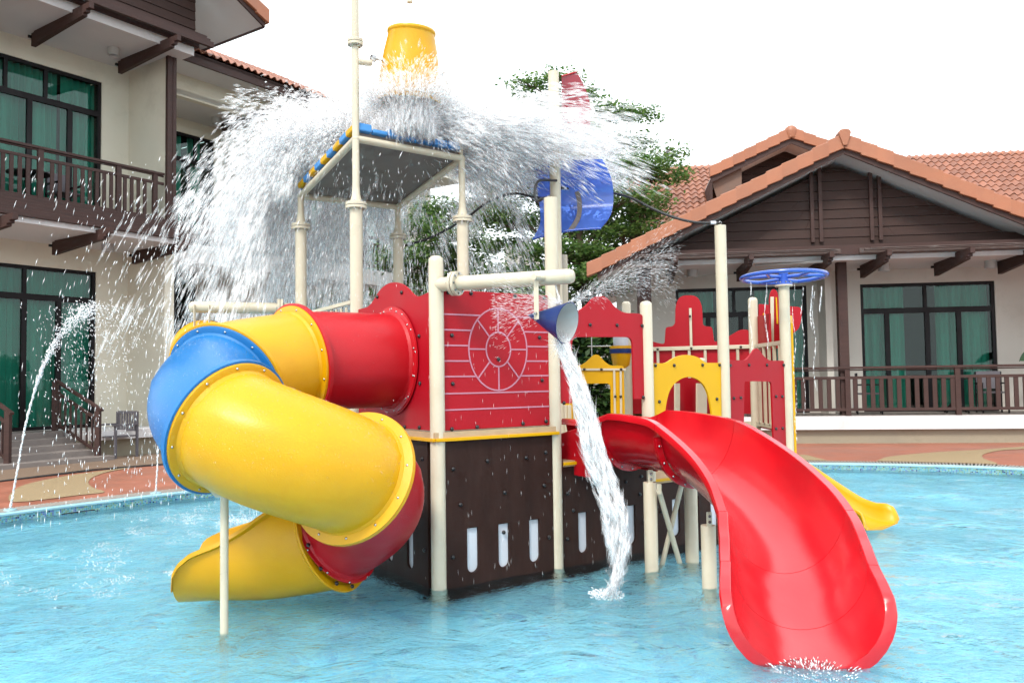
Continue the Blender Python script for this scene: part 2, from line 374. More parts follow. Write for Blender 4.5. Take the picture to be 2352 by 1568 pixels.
def catmull(pts, n=8, closed=False):
    pts = [V(p) for p in pts]; m = len(pts); out = []
    rngs = range(m) if closed else range(m - 1)
    for i in rngs:
        if closed: a, b, c, d = pts[i - 1], pts[i], pts[(i + 1) % m], pts[(i + 2) % m]
        else: a, b, c, d = pts[max(i - 1, 0)], pts[i], pts[i + 1], pts[min(i + 2, m - 1)]
        for k in range(n):
            t = k / n
            out.append(.5 * ((2 * b) + (c - a) * t + (2 * a - 5 * b + 4 * c - d) * t * t + (3 * b - a - 3 * c + d) * t ** 3))
    if not closed: out.append(pts[-1])
    return out
def sweep(mb, pts, prof, tang=None):    # prof(i) -> closed loop of (side, up)
    m = len(pts); vs = []; fs = []; n = None
    for i, p in enumerate(pts):
        d = (tang[i] if tang else (pts[min(i + 1, m - 1)] - pts[max(i - 1, 0)])).normalized()
        a = d.cross(V((0, 0, 1))).normalized(); b = a.cross(d)
        pr = prof(i); n = len(pr)
        vs += [p + a * q[0] + b * q[1] for q in pr]
    for i in range(m - 1):
        for j in range(n):
            l = (j + 1) % n; fs.append((i * n + j, (i + 1) * n + j, (i + 1) * n + l, i * n + l))
    fs.append(tuple(range(n))); fs.append(tuple((m - 1) * n + j for j in range(n))[::-1])
    return mb.add(vs, fs)

# shared small meshes
_b = MB().lathe([(.016, 0), (.016, .006), (.012, .013), (.004, .016)], n=8); ME_BOLT = _b.mesh('bolt', M['bolt'], smooth=60)
_b = MB().lathe([(.011, 0), (.011, .008), (.007, .008), (.007, .013)], n=6); ME_NUT = _b.mesh('nut', M['steel'])
_b = MB().lathe([(.0085, 0), (.0085, .006), (.003, .009)], n=8); ME_STUD = _b.mesh('stud', M['steel'], smooth=60)
# ------------------------------------------------------------ the play ship
A = V((-.552, 6.05, 0)); B = V((.33, 6.66, 0)); C = V((1.19, 7.30, 0)); D = V((2.03, 7.94, 0)); E = V((2.84, 8.58, 0))
P2 = V((-1.34, 7.13, 0)); P3 = V((-.452, 7.75, 0)); P1 = V((-2.10, 8.22, 0)); P4 = V((-1.215, 8.86, 0))
T = V((.46, 8.28, 0)); G = V((2.84, 9.7, 0)); H = V((1.42, 10.2, 0)); K = V((2.16, 9.45, 0)); T2 = V((.60, 9.5, 0))
U = (E - A).normalized(); W_ = V((-U.y, U.x, 0)); OUT = -W_
ship = thing('play_ship', (.3, 7.6, 0), 'water play ship with cream posts, dark hull, red and yellow side panels', 'play structure')
def flange(mb, c, ax, r, gap=.012, t=.014):
    mb.lathe([(r * .62, -gap - t), (r, -gap - t), (r, -.003), (r * .62, -.003)], c, ax, 20); mb.lathe([(r * .62, .003), (r, .003), (r, gap + t), (r * .62, gap + t)], c, ax, 20)
def bolts_round(parent, c, ax, r, n, me=ME_NUT, off=.024, both=True, name='bolt', ph=0):
    q = V(ax).to_track_quat('Z', 'Y')
    for k in range(n):
        a = 2 * math.pi * (k + ph) / n; p = V(c) + q @ V((r * math.cos(a), r * math.sin(a), 0))
        inst(name, me, parent, orient(p + V(ax) * off, ax))
        if both: inst(name, me, parent, orient(p - V(ax) * off, -V(ax)))
def post(p, z1, r=.055, cap=True, z0=-.34):
    mb = MB()
    pr = [(r, z0), (r, z1 - .045), (r * .92, z1 - .02), (r * .6, z1 - .005), (r * .1, z1)] if cap else [(r, z0), (r, z1)]
    mb.lathe(pr, p, n=24); return mb
for p, z1, cap in ((A, 2.42, 1), (B, 2.97, 0), (C, 2.18, 1), (D, 2.96, 0), (G, 2.43, 1), (H, 2.45, 1), (K, 1.72, 1), (T2, 2.93, 0), (P3 + U * .9 + W_ * .6, 1.9, 1)):
    post(p, z1, cap=cap).obj('post', 'beige', ship, 50)
mast = post(T, 4.62, cap=False).obj('mast', 'beige', ship, 50)
def flanged(p, zf, top, r2=.031):
    mb = post(p, zf - .015, cap=False)
    mb.lathe([(.055, zf + .012), (.05, zf + .04), (.036, zf + .10), (r2, zf + .18), (r2, top)], p, n=20)
    flange(mb, p + V((0, 0, zf)), (0, 0, 1), .092)
    o = mb.obj('post', 'beige', ship, 50)
    g = MB().lathe([(.088, -.003), (.088, .003)], p + V((0, 0, zf)), n=20).obj('gasket', 'rubber', o)
    bolts_round(o, p + V((0, 0, zf)), (0, 0, 1), .074, 8)
    return o
RZ = {0: 3.60, 1: 3.62, 2: 3.60, 3: 3.38, 4: 3.37}
flanged(P1, 3.06, RZ[4]); op2 = flanged(P2, 3.03, 4.46); flanged(P3, 3.02, RZ[2]); flanged(P4, 3.06, RZ[3])
# upper run of the near tall pipe with its own flange and the elbow that feeds the bucket
mb = MB().lathe([(.034, 4.49), (.034, 5.35)], P2, n=20); flange(mb, P2 + V((0, 0, 4.475)), (0, 0, 1), .068)
mid = (P2 + P3) / 2
mb.tube(catmull([P2 + V((0, 0, 5.32)), P2 + V((.02, .01, 5.45)), P2 + (mid - P2) * .3 + V((0, 0, 5.52)), P2 + (mid - P2) * .8 + V((0, 0, 5.5)), mid + V((0, 0, 5.38)), mid + V((0, 0, 4.97))], 5), .026, 12)
o = mb.obj('water_pipe', 'beige', ship, 50); bolts_round(o, P2 + V((0, 0, 4.475)), (0, 0, 1), .054, 6, off=.022)
# E post with the wheel sprinkler (wheel built further down)
mb = post(E, 2.44, cap=False); mb.lathe([(.058, 2.43), (.09, 2.43), (.09, 2.447), (.058, 2.447)], E, n=24)
oe = mb.obj('post', 'beige', ship, 50)

def panel(name, mat, outer, holes, O, t, th=.02, off=0., n=6, parent=None):
    mb = plate(MB(), fillet(outer, n), [fillet(h, n) for h in holes], O, t, th, off)
    return mb.obj(name, mat, parent or ship, bevel=.004)
def pbolts(parent, lst, O, t, off=.01, me=None, px=True):
    O = V((O[0], O[1], 0)); t = V((t[0], t[1], 0)).normalized(); n = V((t.y, -t.x, 0))
    for a in lst:
        s, z = PL(a[0], a[1], O, t) if px else a
        inst('bolt', me or ME_BOLT, parent, orient(O + t * s + n * off + V((0, 0, z)), n))
# front red panel with engraved ship's wheel
tA = (B - A).normalized(); OA = A.copy(); L = (B - A).length
z0, z1 = 1.135, 2.172
rows = [(1.99, 0), (1.875, 0), (1.76, 0), (1.645, 0), (1.53, 0), (1.405, 1), (1.285, 1)]
cx, cz, ra, rb = L * .50, 1.735, .315, .268
o = panel('red_panel', 'redpanel', [(.05, z0), (L - .03, z0), (L - .03, z1), (.05, z1 + .0)], [], OA, tA)
pbolts(o, [(1028, 672), (1080, 674), (1181, 680), (1036, 770), (1237, 775), (1038, 881), (1243, 873), (1143, 825), (1036, 985), (1094, 980), (1199, 972), (1252, 967), (1248, 684)], OA, tA)
g = MB(); nn = V((tA.y, -tA.x, 0))
def groove(pts, w=.011, off=.0115):
    pts = [OA + tA * p[0] + nn * off + V((0, 0, p[1])) for p in pts]
    for p, q in zip(pts, pts[1:]): g.bar(p, q, w, .003, nn) if False else g.bar(p, q, .003, w, V((0, 0, 1)) if abs((q - p).normalized().z) < .9 else tA)
el = lambda a, k=1.: (cx + rb * k * math.cos(a), cz + ra * k * math.sin(a))
for z, full in rows:
    if full or abs(z - cz) >= ra: groove([(.055, z), (L - .035, z)])
    else:
        dx = rb * math.sqrt(max(0, 1 - ((z - cz) / ra) ** 2)); groove([(.055, z), (cx - dx, z)]); groove([(cx + dx, z), (L - .035, z)])
for k in (1., .42):
    groove([el(2 * math.pi * i / 40, k) for i in range(41)])
for i in range(8):
    a = math.pi * i / 4; groove([el(a, .42), el(a, 1)])
g.obj('engraved_wheel', 'pinkgroove', o)
# left red panel with hump
t2 = (P2 - A).normalized(); L2 = (P2 - A).length; O2 = P2; t2r = -t2
Wl = L2
out = [(.05, z0), (Wl - .05, z0), (Wl - .05, 2.165), (Wl - .28, 2.13, .08), (Wl * .60, 2.29, .25), (Wl * .38, 2.29, .25), (.27, 2.13, .08), (.05, 2.12)]
hole = [(Wl * .5 + .36 * math.cos(a), 1.66 + .36 * math.sin(a)) for a in [2 * math.pi * i / 36 for i in range(36)]]
o = panel('red_panel', 'redpanel', out, [hole], O2, t2r); o['label'] = 'red side panel with a rounded hump that the tube slide leaves through'
pbolts(o, [(823, 691), (870, 682), (926, 672), (972, 666), (966, 772), (968, 880), (933, 980), (967, 981)], O2, t2r)
# hull panels with white slots
def hull(name, p, q, ztop, slots, off=.03, wmul=1):
    t = (q - p).normalized(); L = (q - p).length; hs = []
    for s in slots:
        s = s * L; w = .048; z0 = .085; z1 = .41
        hs.append([(s - w, z1), (s - w, z0 + w)] + [(s - w * math.cos(a), z0 + w - w * math.sin(a)) for a in [math.pi * k / 8 for k in range(1, 8)]] + [(s + w, z0 + w), (s + w, z1)])
    o = panel(name, 'hull', [(-.0, -.33), (L - .05, -.33), (L - .05, ztop), (-.0, ztop)], hs, p, t, .03, off)
    wb = MB()
    for s in slots: plate(wb, [(s * L - .06, .05), (s * L + .06, .05), (s * L + .06, .43), (s * L - .06, .43)], [], p, t, .006, off - .012)
    wb_o = None
    for s in slots:
        plate(MB(), [(s * L - .06, .05), (s * L + .06, .05), (s * L + .06, .43), (s * L - .06, .43)], [], p, t, .006, off - .0085).obj('white_inlay', 'white', o)
    pbolts(o, [(.06, ztop - .22), (L * .35, ztop - .18), (L * .7, ztop - .18), (L - .12, ztop - .15), (.12, .55 * ztop), (L * .5, .6 * ztop), (L - .14, .62 * ztop), (.05, .22), (L - .1, .26)], p, t, off + .015, px=False)
    return o
ho = hull('hull_panel', A + tA * .045, B, 1.075, (.22, .49, .77), .02)
inst('bolt', ME_BOLT, ho, orient(A + tA * (.045 + .49 * (L - .045)) + nn * .03 + V((0, 0, .345)), nn))
tl = t2r
hull('hull_panel', P2 - t2r * .0, A - t2r * .04, 1.075, (.25, .5, .75), .02)
hull('hull_panel', B + U * .05, C, .80, (.22, .50, .76), .0)
hull('hull_panel', C, D, .585, (.3, .55, .8), .0)
hull('hull_panel', D, E, .585, (.25, .5, .75), .0)
hull('hull_panel', E, G, .75, (.5,), .0)
for p, q in ((P1, P2), (P4, P1), (T, P4), (G, H), (H, T)):
    plate(MB(), [(0, -.33), ((q - p).length, -.33), ((q - p).length, .8 if (p - H).length < .1 or (q - H).length < .1 else 1.05), (0, .8 if (p - H).length < .1 or (q - H).length < .1 else 1.05)], [], p, (q - p).normalized(), .03).obj('hull_panel', 'hull', ship)
# decks with yellow edge
def deck(poly, z, edges=(), name='deck'):
    mb = MB(); m = len(poly); vs = [V((p.x, p.y, z)) for p in poly] + [V((p.x, p.y, z - .045)) for p in poly]
    mb.add(vs, [tuple(range(m)), tuple(range(m, 2 * m))[::-1]] + [(i + m, (i + 1) % m + m, (i + 1) % m, i) for i in range(m)])
    o = mb.obj(name, 'deck', ship)
    for p, q, zz in edges:
        p = V((p.x, p.y, 0)); q = V((q.x, q.y, 0)); n = V(((q - p).y, -(q - p).x, 0)).normalized()
        e = MB().bar(p + n * .009 + V((0, 0, zz)), q + n * .009 + V((0, 0, zz)), .02, .024); e.obj('yellow_edge', 'ypanel', o, bevel=.003)
k = OUT * .05; ku = -U * .05
deck([A + k + ku, B + k, P3, P4 + W_ * .0, P1, P2 + ku], 1.125, [(A + k + ku, B + k, 1.072), (P2 + ku, A + k + ku, 1.072)])
deck([B + k * .6 + U * .06, C + k * .6, H, T], .84, [(B + k * .6 + U * .06, C + k * .6, .82)])
deck([C + k * .6, D + k * .6, E + k * .6, G, H], .615, [(C + k * .6, D + k * .6, .60), (D + k * .6, E + k * .6, .60)])
# arch panel B - C
tB = (C - B).normalized()
o = panel('red_arch_panel', 'redpanel', pxs([(1286, 926), (1286, 717), (1325, 716, 25), (1348, 700, 18), (1362, 681, 14), (1390, 679, 12), (1410, 705, 20), (1430, 719, 14), (1476, 720, 12), (1480, 916), (1455, 916), (1451, 774, 14), (1312, 774, 12), (1312, 926)], B, tB), [], B, tB)
pbolts(o, [(1353, 746), (1415, 747), (1472, 748), (1475, 912), (1293, 925)], B, tB)
# yellow panel C - D
tC = (D - C).normalized()
o = panel('yellow_arch_panel', 'ypanel', pxs([(1498, 1000), (1499, 834), (1528, 834, 8), (1548, 820, 12), (1575, 813, 20), (1603, 820, 16), (1618, 833, 8), (1654, 833), (1656, 1010), (1635, 1010), (1634, 940, 30), (1618, 880, 30), (1578, 860, 30), (1538, 885, 30), (1525, 940, 30), (1525, 1000)], C, tC), [], C, tC)
pbolts(o, [(1503, 839), (1546, 839), (1611, 838), (1650, 838), (1512, 922), (1644, 916)], C, tC)
plate(MB(), pxs([(1530, 1010), (1532, 868), (1626, 868), (1628, 1010)], C + W_ * .5, tC), [], C + W_ * .5, tC, .02).obj('red_panel', 'redpanel', ship)
for x_ in (1550, 1600): plate(MB(), pxs([(x_, 1010), (x_, 880), (x_ + (10 if x_ < 1580 else 22), 880), (x_ + (10 if x_ < 1580 else 22), 1010)], C + W_ * .4, tC), [], C + W_ * .4, tC, .02).obj('beige_board', 'beige', ship)
# red panel D - E
tD = (E - D).normalized()
o = panel('red_arch_panel', 'redpanel', pxs([(1673, 1100), (1671, 831, 4), (1676, 827, 4), (1712, 827, 8), (1724, 812, 8), (1732, 800, 8), (1740, 800, 8), (1752, 818, 10), (1765, 828, 8), (1798, 828, 5), (1802, 835), (1808, 1031), (1776, 1031), (1770, 876, 8), (1708, 875, 5), (1706, 1010), (1706, 1100)], D, tD), [], D, tD)
pbolts(o, [(1675, 839), (1718, 838), (1759, 838), (1797, 838), (1683, 914), (1699, 913), (1780, 910), (1794, 910), (1780, 984), (1795, 983)], D, tD)
# stern: dome shaped red panel, rails with balusters
tH = (G - H).normalized()
o = panel('red_dome_panel', 'redpanel', pxs([(1440, 950), (1440, 775, 5), (1496, 783, 10), (1512, 788, 8), (1526, 790, 6), (1528, 755, 5), (1531, 751, 3), (1545, 749, 5), (1550, 742, 3), (1551, 700, 14), (1562, 678, 14), (1600, 678, 14), (1612, 700, 14), (1614, 745, 3), (1619, 749, 4), (1633, 750, 4), (1636, 755, 4), (1640, 785, 4), (1664, 778), (1700, 756, 10), (1720, 757, 8), (1731, 770), (1731, 950)], H, tH), [], H, tH, off=-.02)
Oh = H; 
rail = MB().bar(H + V((0, 0, 1.85)) + OUT * .02, G + V((0, 0, 1.85)) + OUT * .02, .03, .045).obj('stern_rail', 'beige', ship, bevel=.003)
MB().bar(H + V((0, 0, .95)), G + V((0, 0, .95)), .03, .045).obj('bottom_rail', 'beige', rail)
Lh = (G - H).length
for i in range(1, 8): MB().bar(H + tH * (Lh * i / 8) + V((0, 0, .95)), H + tH * (Lh * i / 8) + V((0, 0, 1.84)), .03, .03).obj('baluster', 'beige', rail)
s_, z_ = PL(1583, 800, H, tH)
MB().bar(H + tH * s_ + OUT * .03 + V((0, 0, 1.85)), H + tH * s_ + OUT * .03 + V((0, 0, 2.33)), .028, .02).obj('strip', 'beige', rail)
pbolts(rail, [(1586, 727), (1589, 800), (1512, 802), (1702, 797)], H, tH, .05)
tG = (E - G).normalized()
rail = MB().bar(G + V((0, 0, 1.85)), E + V((0, 0, 1.85)), .03, .045).obj('stern_rail', 'beige', ship, bevel=.003)
MB().bar(G + V((0, 0, .95)), E + V((0, 0, .95)), .03, .045).obj('bottom_rail', 'beige', rail)
for i in range(1, 6): MB().bar(G + (E - G) * (i / 6) + V((0, 0, .95)), G + (E - G) * (i / 6) + V((0, 0, 1.84)), .03, .03).obj('baluster', 'beige', rail)
MB().bar(G * .8 + E * .2 + V((.05, 0, .9)), G * .8 + E * .2 + V((.05, 0, 2.2)), .02, .5, V((0, 1, 0))).obj('red_board', 'redpanel', ship)
# yellow edged boards seen end on
MB().hexa([V((2.905, 8.60, .66)), V((2.93, 8.60, .66)), V((3.262, 9.6, .66)), V((3.235, 9.6, .66)), V((2.905, 8.60, 2.05)), V((2.93, 8.60, 2.05)), V((3.262, 9.6, 2.2)), V((3.235, 9.6, 2.2))]).obj('yellow_board', 'ypanel', ship, bevel=.003)
# flag board at the stern
Of = V((2.9, 10.0, 0)); tf = V((1, 0, 0))
o = panel('flag_board', 'redpanel', pxs([(1742, 800), (1742, 698, 3), (1836, 705, 5), (1842, 712, 5), (1839, 738, 4), (1834, 755, 6), (1812, 772), (1812, 800)], Of, tf), [], Of, tf)
for sh in ([(1759, 743), (1764, 749), (1763, 739), (1758, 744)], [(1744, 740, 1), (1756, 740), (1754, 743), (1752, 745), (1750, 746, 1), (1745, 745, 1)], [(1752, 728, 1), (1751, 722, 2), (1753, 718), (1755, 729)], [(1743, 763, 2), (1747, 758, 2), (1751, 764, 2), (1752, 770, 2), (1751, 776), (1747, 772), (1743, 768, 1)]):
    panel('yellow_figure', 'ypanel', pxs(sh, Of, tf), [], Of, tf, .006, .014, n=3, parent=o)
panel('red_fin', 'redpanel', pxs([(1764, 800), (1766, 720), (1766, 680, 10), (1773, 662, 10), (1785, 668, 8), (1790, 700), (1790, 800)], V((2.9, 9.4, 0)), tf), [], V((2.9, 9.4, 0)), tf)
panel('yellow_strip', 'ypanel', pxs([(1782, 744), (1780, 683), (1783, 683), (1786, 744)], V((2.9, 9.4, 0)), tf), [], V((2.9, 9.4, 0)), tf, .01, .02)
panel('strip', 'beige', pxs([(1768, 800), (1768, 682), (1776, 682), (1776, 800)], V((2.9, 9.4, 0)), tf), [], V((2.9, 9.4, 0)), tf, .01, .02)
# yellow panel on the far side seen through the arch
tT = (H - T).normalized()
OT = T + (H - T) * .15
yo = [(1285, 1040), (1286, 838), (1335, 839, 8), (1352, 826, 6), (1363, 814, 5), (1374, 814, 5), (1386, 828, 8), (1400, 839, 6), (1432, 840, 4), (1435, 960), (1403, 960), (1402, 885, 8), (1396, 880, 5), (1332, 881, 5), (1330, 1040)]
yp = panel('yellow_arch_panel', 'ypanel', pxs(yo, V((1.0, 9.2, 0)), (1, .12)), [], V((1.0, 9.2, 0)), (1, .12))
for a in ([(1322, 846), (1437, 846), (1437, 851), (1322, 851)], [(1407, 851), (1412, 851), (1414, 955), (1409, 955)], [(1422, 851), (1427, 851), (1428, 955), (1423, 955)], [(1315, 900), (1320, 900), (1321, 1030), (1316, 1030)]):
    panel('frame_bar', 'beige', pxs(a, V((1.0, 9.2, 0)), (1, .12)), [], V((1.0, 9.2, 0)), (1, .12), .012, .02, parent=yp)
pbolts(yp, [(1341, 848), (1380, 848), (1425, 848), (1412, 910), (1424, 910), (1318, 912)], V((1.0, 9.2, 0)), (1, .12), .028)
for px in (1293, 1303): panel('beige_board', 'beige', pxs([(px, 930), (px + 9, 930), (px + 10, 1060), (px + 1, 1060)], V((1.0, 9.0, 0)), (1, .12)), [], V((1.0, 9.0, 0)), (1, .12))
# small railing at the back left between the roof posts
ro = MB().bar(P1 + V((0, 0, 2.17)), P2 + V((0, 0, 2.20)), .035, .03).obj('back_rail', 'beige', ship); MB().bar(P1 + V((0, 0, 1.25)), P2 + V((0, 0, 1.25)), .035, .03).obj('bottom_rail', 'beige', ro)
for i in range(1, 12): MB().tube([P1.lerp(P2, i / 12) + V((0, 0, 1.25)), P1.lerp(P2, i / 12) + V((0, 0, 2.16))], .011, 6).obj('baluster', 'beige', ro)
mb = MB().bar(P4 + V((0, 0, 2.17)), P1 + V((0, 0, 2.17)), .035, .03); ro = mb.obj('back_rail', 'beige', ship)
for i in range(1, 10): MB().tube([P1.lerp(P4, i / 10) + V((0, 0, 1.1)), P1.lerp(P4, i / 10) + V((0, 0, 2.16))], .011, 6).obj('baluster', 'beige', ro)

# ---- splash roof
c1 = P1 + V((0, 0, RZ[4])); c2 = P2 + V((0, 0, RZ[1])); c3 = P3 + V((0, 0, RZ[2])); c4 = P4 + V((0, 0, RZ[3]))
e = U * .0
mb = MB()
for p, q in ((c1, c2), (c2, c3), (c3, c4), (c4, c1)): mb.tube([p, q], .032, 14)
for p in (c1, c2, c3, c4): mb.lathe([(.001, -.036), (.025, -.026), (.036, 0), (.025, .026), (.001, .036)], p, n=14)
mb.obj('roof_frame', 'beige', ship, 50)
nrm = (c2 - c1).cross(c3 - c2).normalized(); nrm = nrm if nrm.z > 0 else -nrm
ins = lambda p: p + ((c1 + c2 + c3 + c4) / 4 - p) * .03
q = [ins(p) for p in (c1, c4, c3, c2)]
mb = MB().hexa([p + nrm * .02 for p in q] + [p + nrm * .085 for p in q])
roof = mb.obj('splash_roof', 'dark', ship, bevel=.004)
def scallops(p, q, n, mats, hs, parent):
    for i in range(n):
        a = p.lerp(q, i / n); b = p.lerp(q, (i + 1) / n); h = hs[i % len(hs)]; d = (b - a).normalized(); o_ = d.cross(nrm) * .03
        g = d * .004
        mb = MB(); pr = []
        m_ = (a + b) / 2 + nrm * .005
        vs = [a + g - o_, b - g - o_, b - g + o_, a + g + o_]
        mb.hexa([v + nrm * .075 for v in vs] + [vs[0] + nrm * (.10 + h), vs[1] + nrm * (.10 + h), vs[2] + nrm * (.10 + h), vs[3] + nrm * (.10 + h)])
        mb.obj('scallop_block', mats[i % len(mats)], parent, bevel=.012)
scallops(c2 + nrm * .0, c3, 7, ['ltblue'], [.05, .015, .045], roof)
scallops(c1, c2, 9, ['ypanel', 'ltblue'], [.03, .035], roof)
scallops(c4, c3, 9, ['ypanel', 'ltblue'], [.03, .035], roof)
scallops(c1, c4, 7, ['ltblue'], [.03], roof)
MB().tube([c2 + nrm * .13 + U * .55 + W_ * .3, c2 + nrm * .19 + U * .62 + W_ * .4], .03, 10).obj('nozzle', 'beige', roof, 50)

# ---- long arms carrying the cone buckets
def arm(p, q, r, parent=ship, fl=.17):
    d = (q - p).normalized(); mb = MB().tube([p, q - d * .05], r, 22)
    mb.lathe([(r, 0), (r * .97, .015), (r * .8, .035), (r * .3, .045)], q - d * .052, d, 22)
    c = p + d * fl; flange(mb, c, d, r * 1.72)
    o = mb.obj('arm_pipe', 'beige', parent, 50)
    MB().lathe([(r * 1.66, -.003), (r * 1.66, .003)], c, d, 22).obj('gasket', 'rubber', o)
    bolts_round(o, c, d, r * 1.38, 8)
    return o
a0 = V((A.x, A.y, 2.205)); a1 = PY(1321, 634, 5.52)
arm(a0, a1, .052)
b0 = V((P1.x, P1.y, 2.235)); b1 = PY(432, 705, 7.95); arm(b0, b1, .055, fl=.2)
def cone_bucket(name, apex, mouth, r, hang, label, mo, mi, band=None, closed=False):
    ax = (mouth - apex).normalized(); L = (mouth - apex).length
    th = thing(name, (apex + mouth) / 2, label, 'tipping bucket')
    q = MB().lathe([(.004, 0), (r * .35, L * .35), (r * .7, L * .7), (r, L), (r * .96, L + .001), (r * .66, L * .71), (r * .3, L * .37), (.001, .03)], apex, ax, 36, cap=False)
    o = q.obj('bucket_shell', mo, th, 60)
    o.data.materials.append(M[mi])
    for p in o.data.polygons:
        if p.index >= 36 * 4: p.material_index = 1
    return th
cp = PY(1258, 722, 5.64)
cax = (PY(1302, 741, 5.52) - PY(1214, 724, 5.74)).normalized()
cb = cone_bucket('cone_bucket', PY(1213, 723, 5.73), PY(1303, 741, 5.55), .142, None, 'navy blue cone bucket with silver inside tipping water below the cream arm', 'navy', 'lamp')
top = PY(1258, 640, 5.62)
side = cax.cross(V((0, 0, 1))).normalized()
for s in (-1, 1):
    p = cp + side * .12 * s; tp = V((p.x, p.y, top.z))
    MB().bar(p - V((0, 0, .03)), tp + V((0, 0, .03)), .026 if 0 else .006, .026 + 0 * s, V((0, 0, 1))) if 0 else None
    dd = cax.copy(); dd.z = 0; dd.normalize()
    MB().hexa([p + dd * x + side * y + V((0, 0, z)) for z in (-.04,) for x, y in ((-.02, -.004), (.02, -.004), (.02, .004), (-.02, .004))] + [tp + dd * x + side * y + V((0, 0, .03)) for x, y in ((-.02, -.004), (.02, -.004), (.02, .004), (-.02, .004))]).obj('hanger_strap', 'beige', cb, bevel=.003)
    MB().lathe([(.012, 0), (.012, .02), (.006, .02), (.006, .035)], p, side * s, 10).obj('pivot_bolt', 'steel', cb, 50)
MB().tube([top - side * .15, top + side * .15], .022, 12).obj('cross_pin', 'beige', cb, 50)
# yellow cone bucket on the left arm, seen from its side behind the blue tube
mc = PY(432, 768, 7.9)
cc2 = PY(468, 808, 8.0); ax2 = (V((0, 0, CAMH)) - cc2).normalized() + V((-.25, 0, .1))
cb2 = thing('round_bucket', cc2, 'round yellow bucket with navy rim hanging from the left cream arm behind the blue tube', 'tipping bucket')
MB().lathe([(.29, -.10), (.315, -.04), (.31, .02), (.27, .07), (.17, .105), (.06, .115), (.001, .117)], cc2, ax2, 40, cap=False).obj('bucket_shell', 'yellow', cb2, 60)
MB().lathe([(.28, -.10), (.31, -.11), (.322, -.05), (.318, -.04)], cc2, ax2, 40, cap=False).obj('rim', 'navy', cb2, 60)
for px in (447, 481):
    MB().bar(PY(px, 700, 7.9), PY(px, 775, 7.9), .035, .008).obj('hanger_strap', 'beige', cb2)
# third small yellow bucket with navy band, seen through the red arch
bp = PY(1426, 800, 9.9)
tb = thing('cone_bucket', bp, 'small yellow bucket with navy band seen through the red arch panel', 'tipping bucket')
MB().lathe([(.02, -.26), (.10, -.2), (.135, 0), (.135, .03)], bp, (0, 0, 1), 20, cap=False).obj('bucket_shell', 'yellow', tb, 50)
MB().lathe([(.132, -.06), (.137, -.06), (.139, -.005), (.134, -.005)], bp, (0, 0, 1), 20, cap=False).obj('band', 'navy', tb, 50)
MB().lathe([(.09, .03), (.10, .3)], bp, (0, 0, 1), 16).obj('upper_cone', 'white', tb, 50)
MB().tube([bp + V((-.35, 0, -.1)), bp + V((-.35, 0, .4))], .008, 6).tube([bp + V((-.4, 0, .03)), bp + V((-.12, 0, .03))], .008, 6).obj('rod', 'steel', tb)

# ---- big yellow tipping bucket over the roof
u23 = (P3 - P2).normalized()
bc = (P2 + P3) / 2 + V((0, 0, 4.37))
bk = thing('tipping_bucket', bc, 'big yellow tipping bucket turned upside down above the splash roof', 'tipping bucket')
tilt = V((.06, -.10, 1)).normalized()
pr = [(.282, -.32), (.288, -.31), (.276, -.1), (.246, .12), (.212, .28), (.214, .290), (.221, .298), (.221, .318), (.212, .328), (.20, .33), (.19, .32), (.06, .314), (.001, .314)]
inn = [(.001, .29), (.20, .27), (.235, .1), (.262, -.1), (.272, -.32)]
MB().lathe([(a, h) for a, h in inn] + pr, bc, tilt, 40, cap=False).obj('bucket_body', 'yellow', bk, 50)
z43 = 4.36
for s, P in ((-1, P2), (1, P3)):
    p = bc + u23 * s * .24; q = bc + u23 * s * .40
    MB().tube([p, q], .010, 10).obj('pivot_pin', 'steel', bk, 50)
    MB().lathe([(.03, -.02), (.03, .02)], bc + u23 * s * .37, u23, 14).obj('bearing', 'steel', bk, 50)
mb = MB().tube([P2 + V((0, 0, 4.31)), P2 + u23 * .10 + V((0, 0, 4.315)), bc + u23 * -.39 + V((0, 0, -.045))], .028, 14); mb.obj('bucket_arm', 'beige', ship, 50)
mb = MB().tube([c3, P3 - u23 * .04 + V((0, 0, 3.9)), bc + u23 * .38 + V((0, 0, -.03))], .018, 14); mb.obj('bucket_arm', 'beige', ship, 50)

# ---- wheel sprinkler
wc = E + V((0, 0, 2.53))
wh = thing('wheel_sprinkler', E + V((0, 0, 2.45)), 'blue spoked wheel sprinkler dripping water on top of a cream post', 'water sprinkler')
TILT = lambda x, y, z=0: wc + V((x, y, z - y * .03))
MB().tube([TILT(.425 * math.cos(a), .425 * math.sin(a)) for a in [2 * math.pi * k / 48 for k in range(48)]], .022, 12, closed=True).obj('wheel_ring', 'wheelblue', wh, 60)
mb = MB().lathe([(.09, -.083), (.09, -.066), (.05, -.06), (.046, .02), (.05, .03), (.05, .06), (.045, .065)], wc, n=24); mb.obj('hub', 'wheelblue', wh, 50)
for k in range(3):
    a = R(200) + k * R(120); d = V((math.cos(a), math.sin(a), 0)); n_ = V((-d.y, d.x, 0))
    mb = MB().tube([TILT(d.x * .04, d.y * .04), TILT(d.x * .19, d.y * .19)], .02, 10)
    for s in (-1, 1): mb.tube([TILT(d.x * .18, d.y * .18), TILT(.42 * math.cos(a + s * .5), .42 * math.sin(a + s * .5))], .019, 10)
    mb.obj('spoke', 'wheelblue', wh, 60)
bolts_round(wh, wc + V((0, 0, -.078)), (0, 0, 1), .074, 8, off=.014)

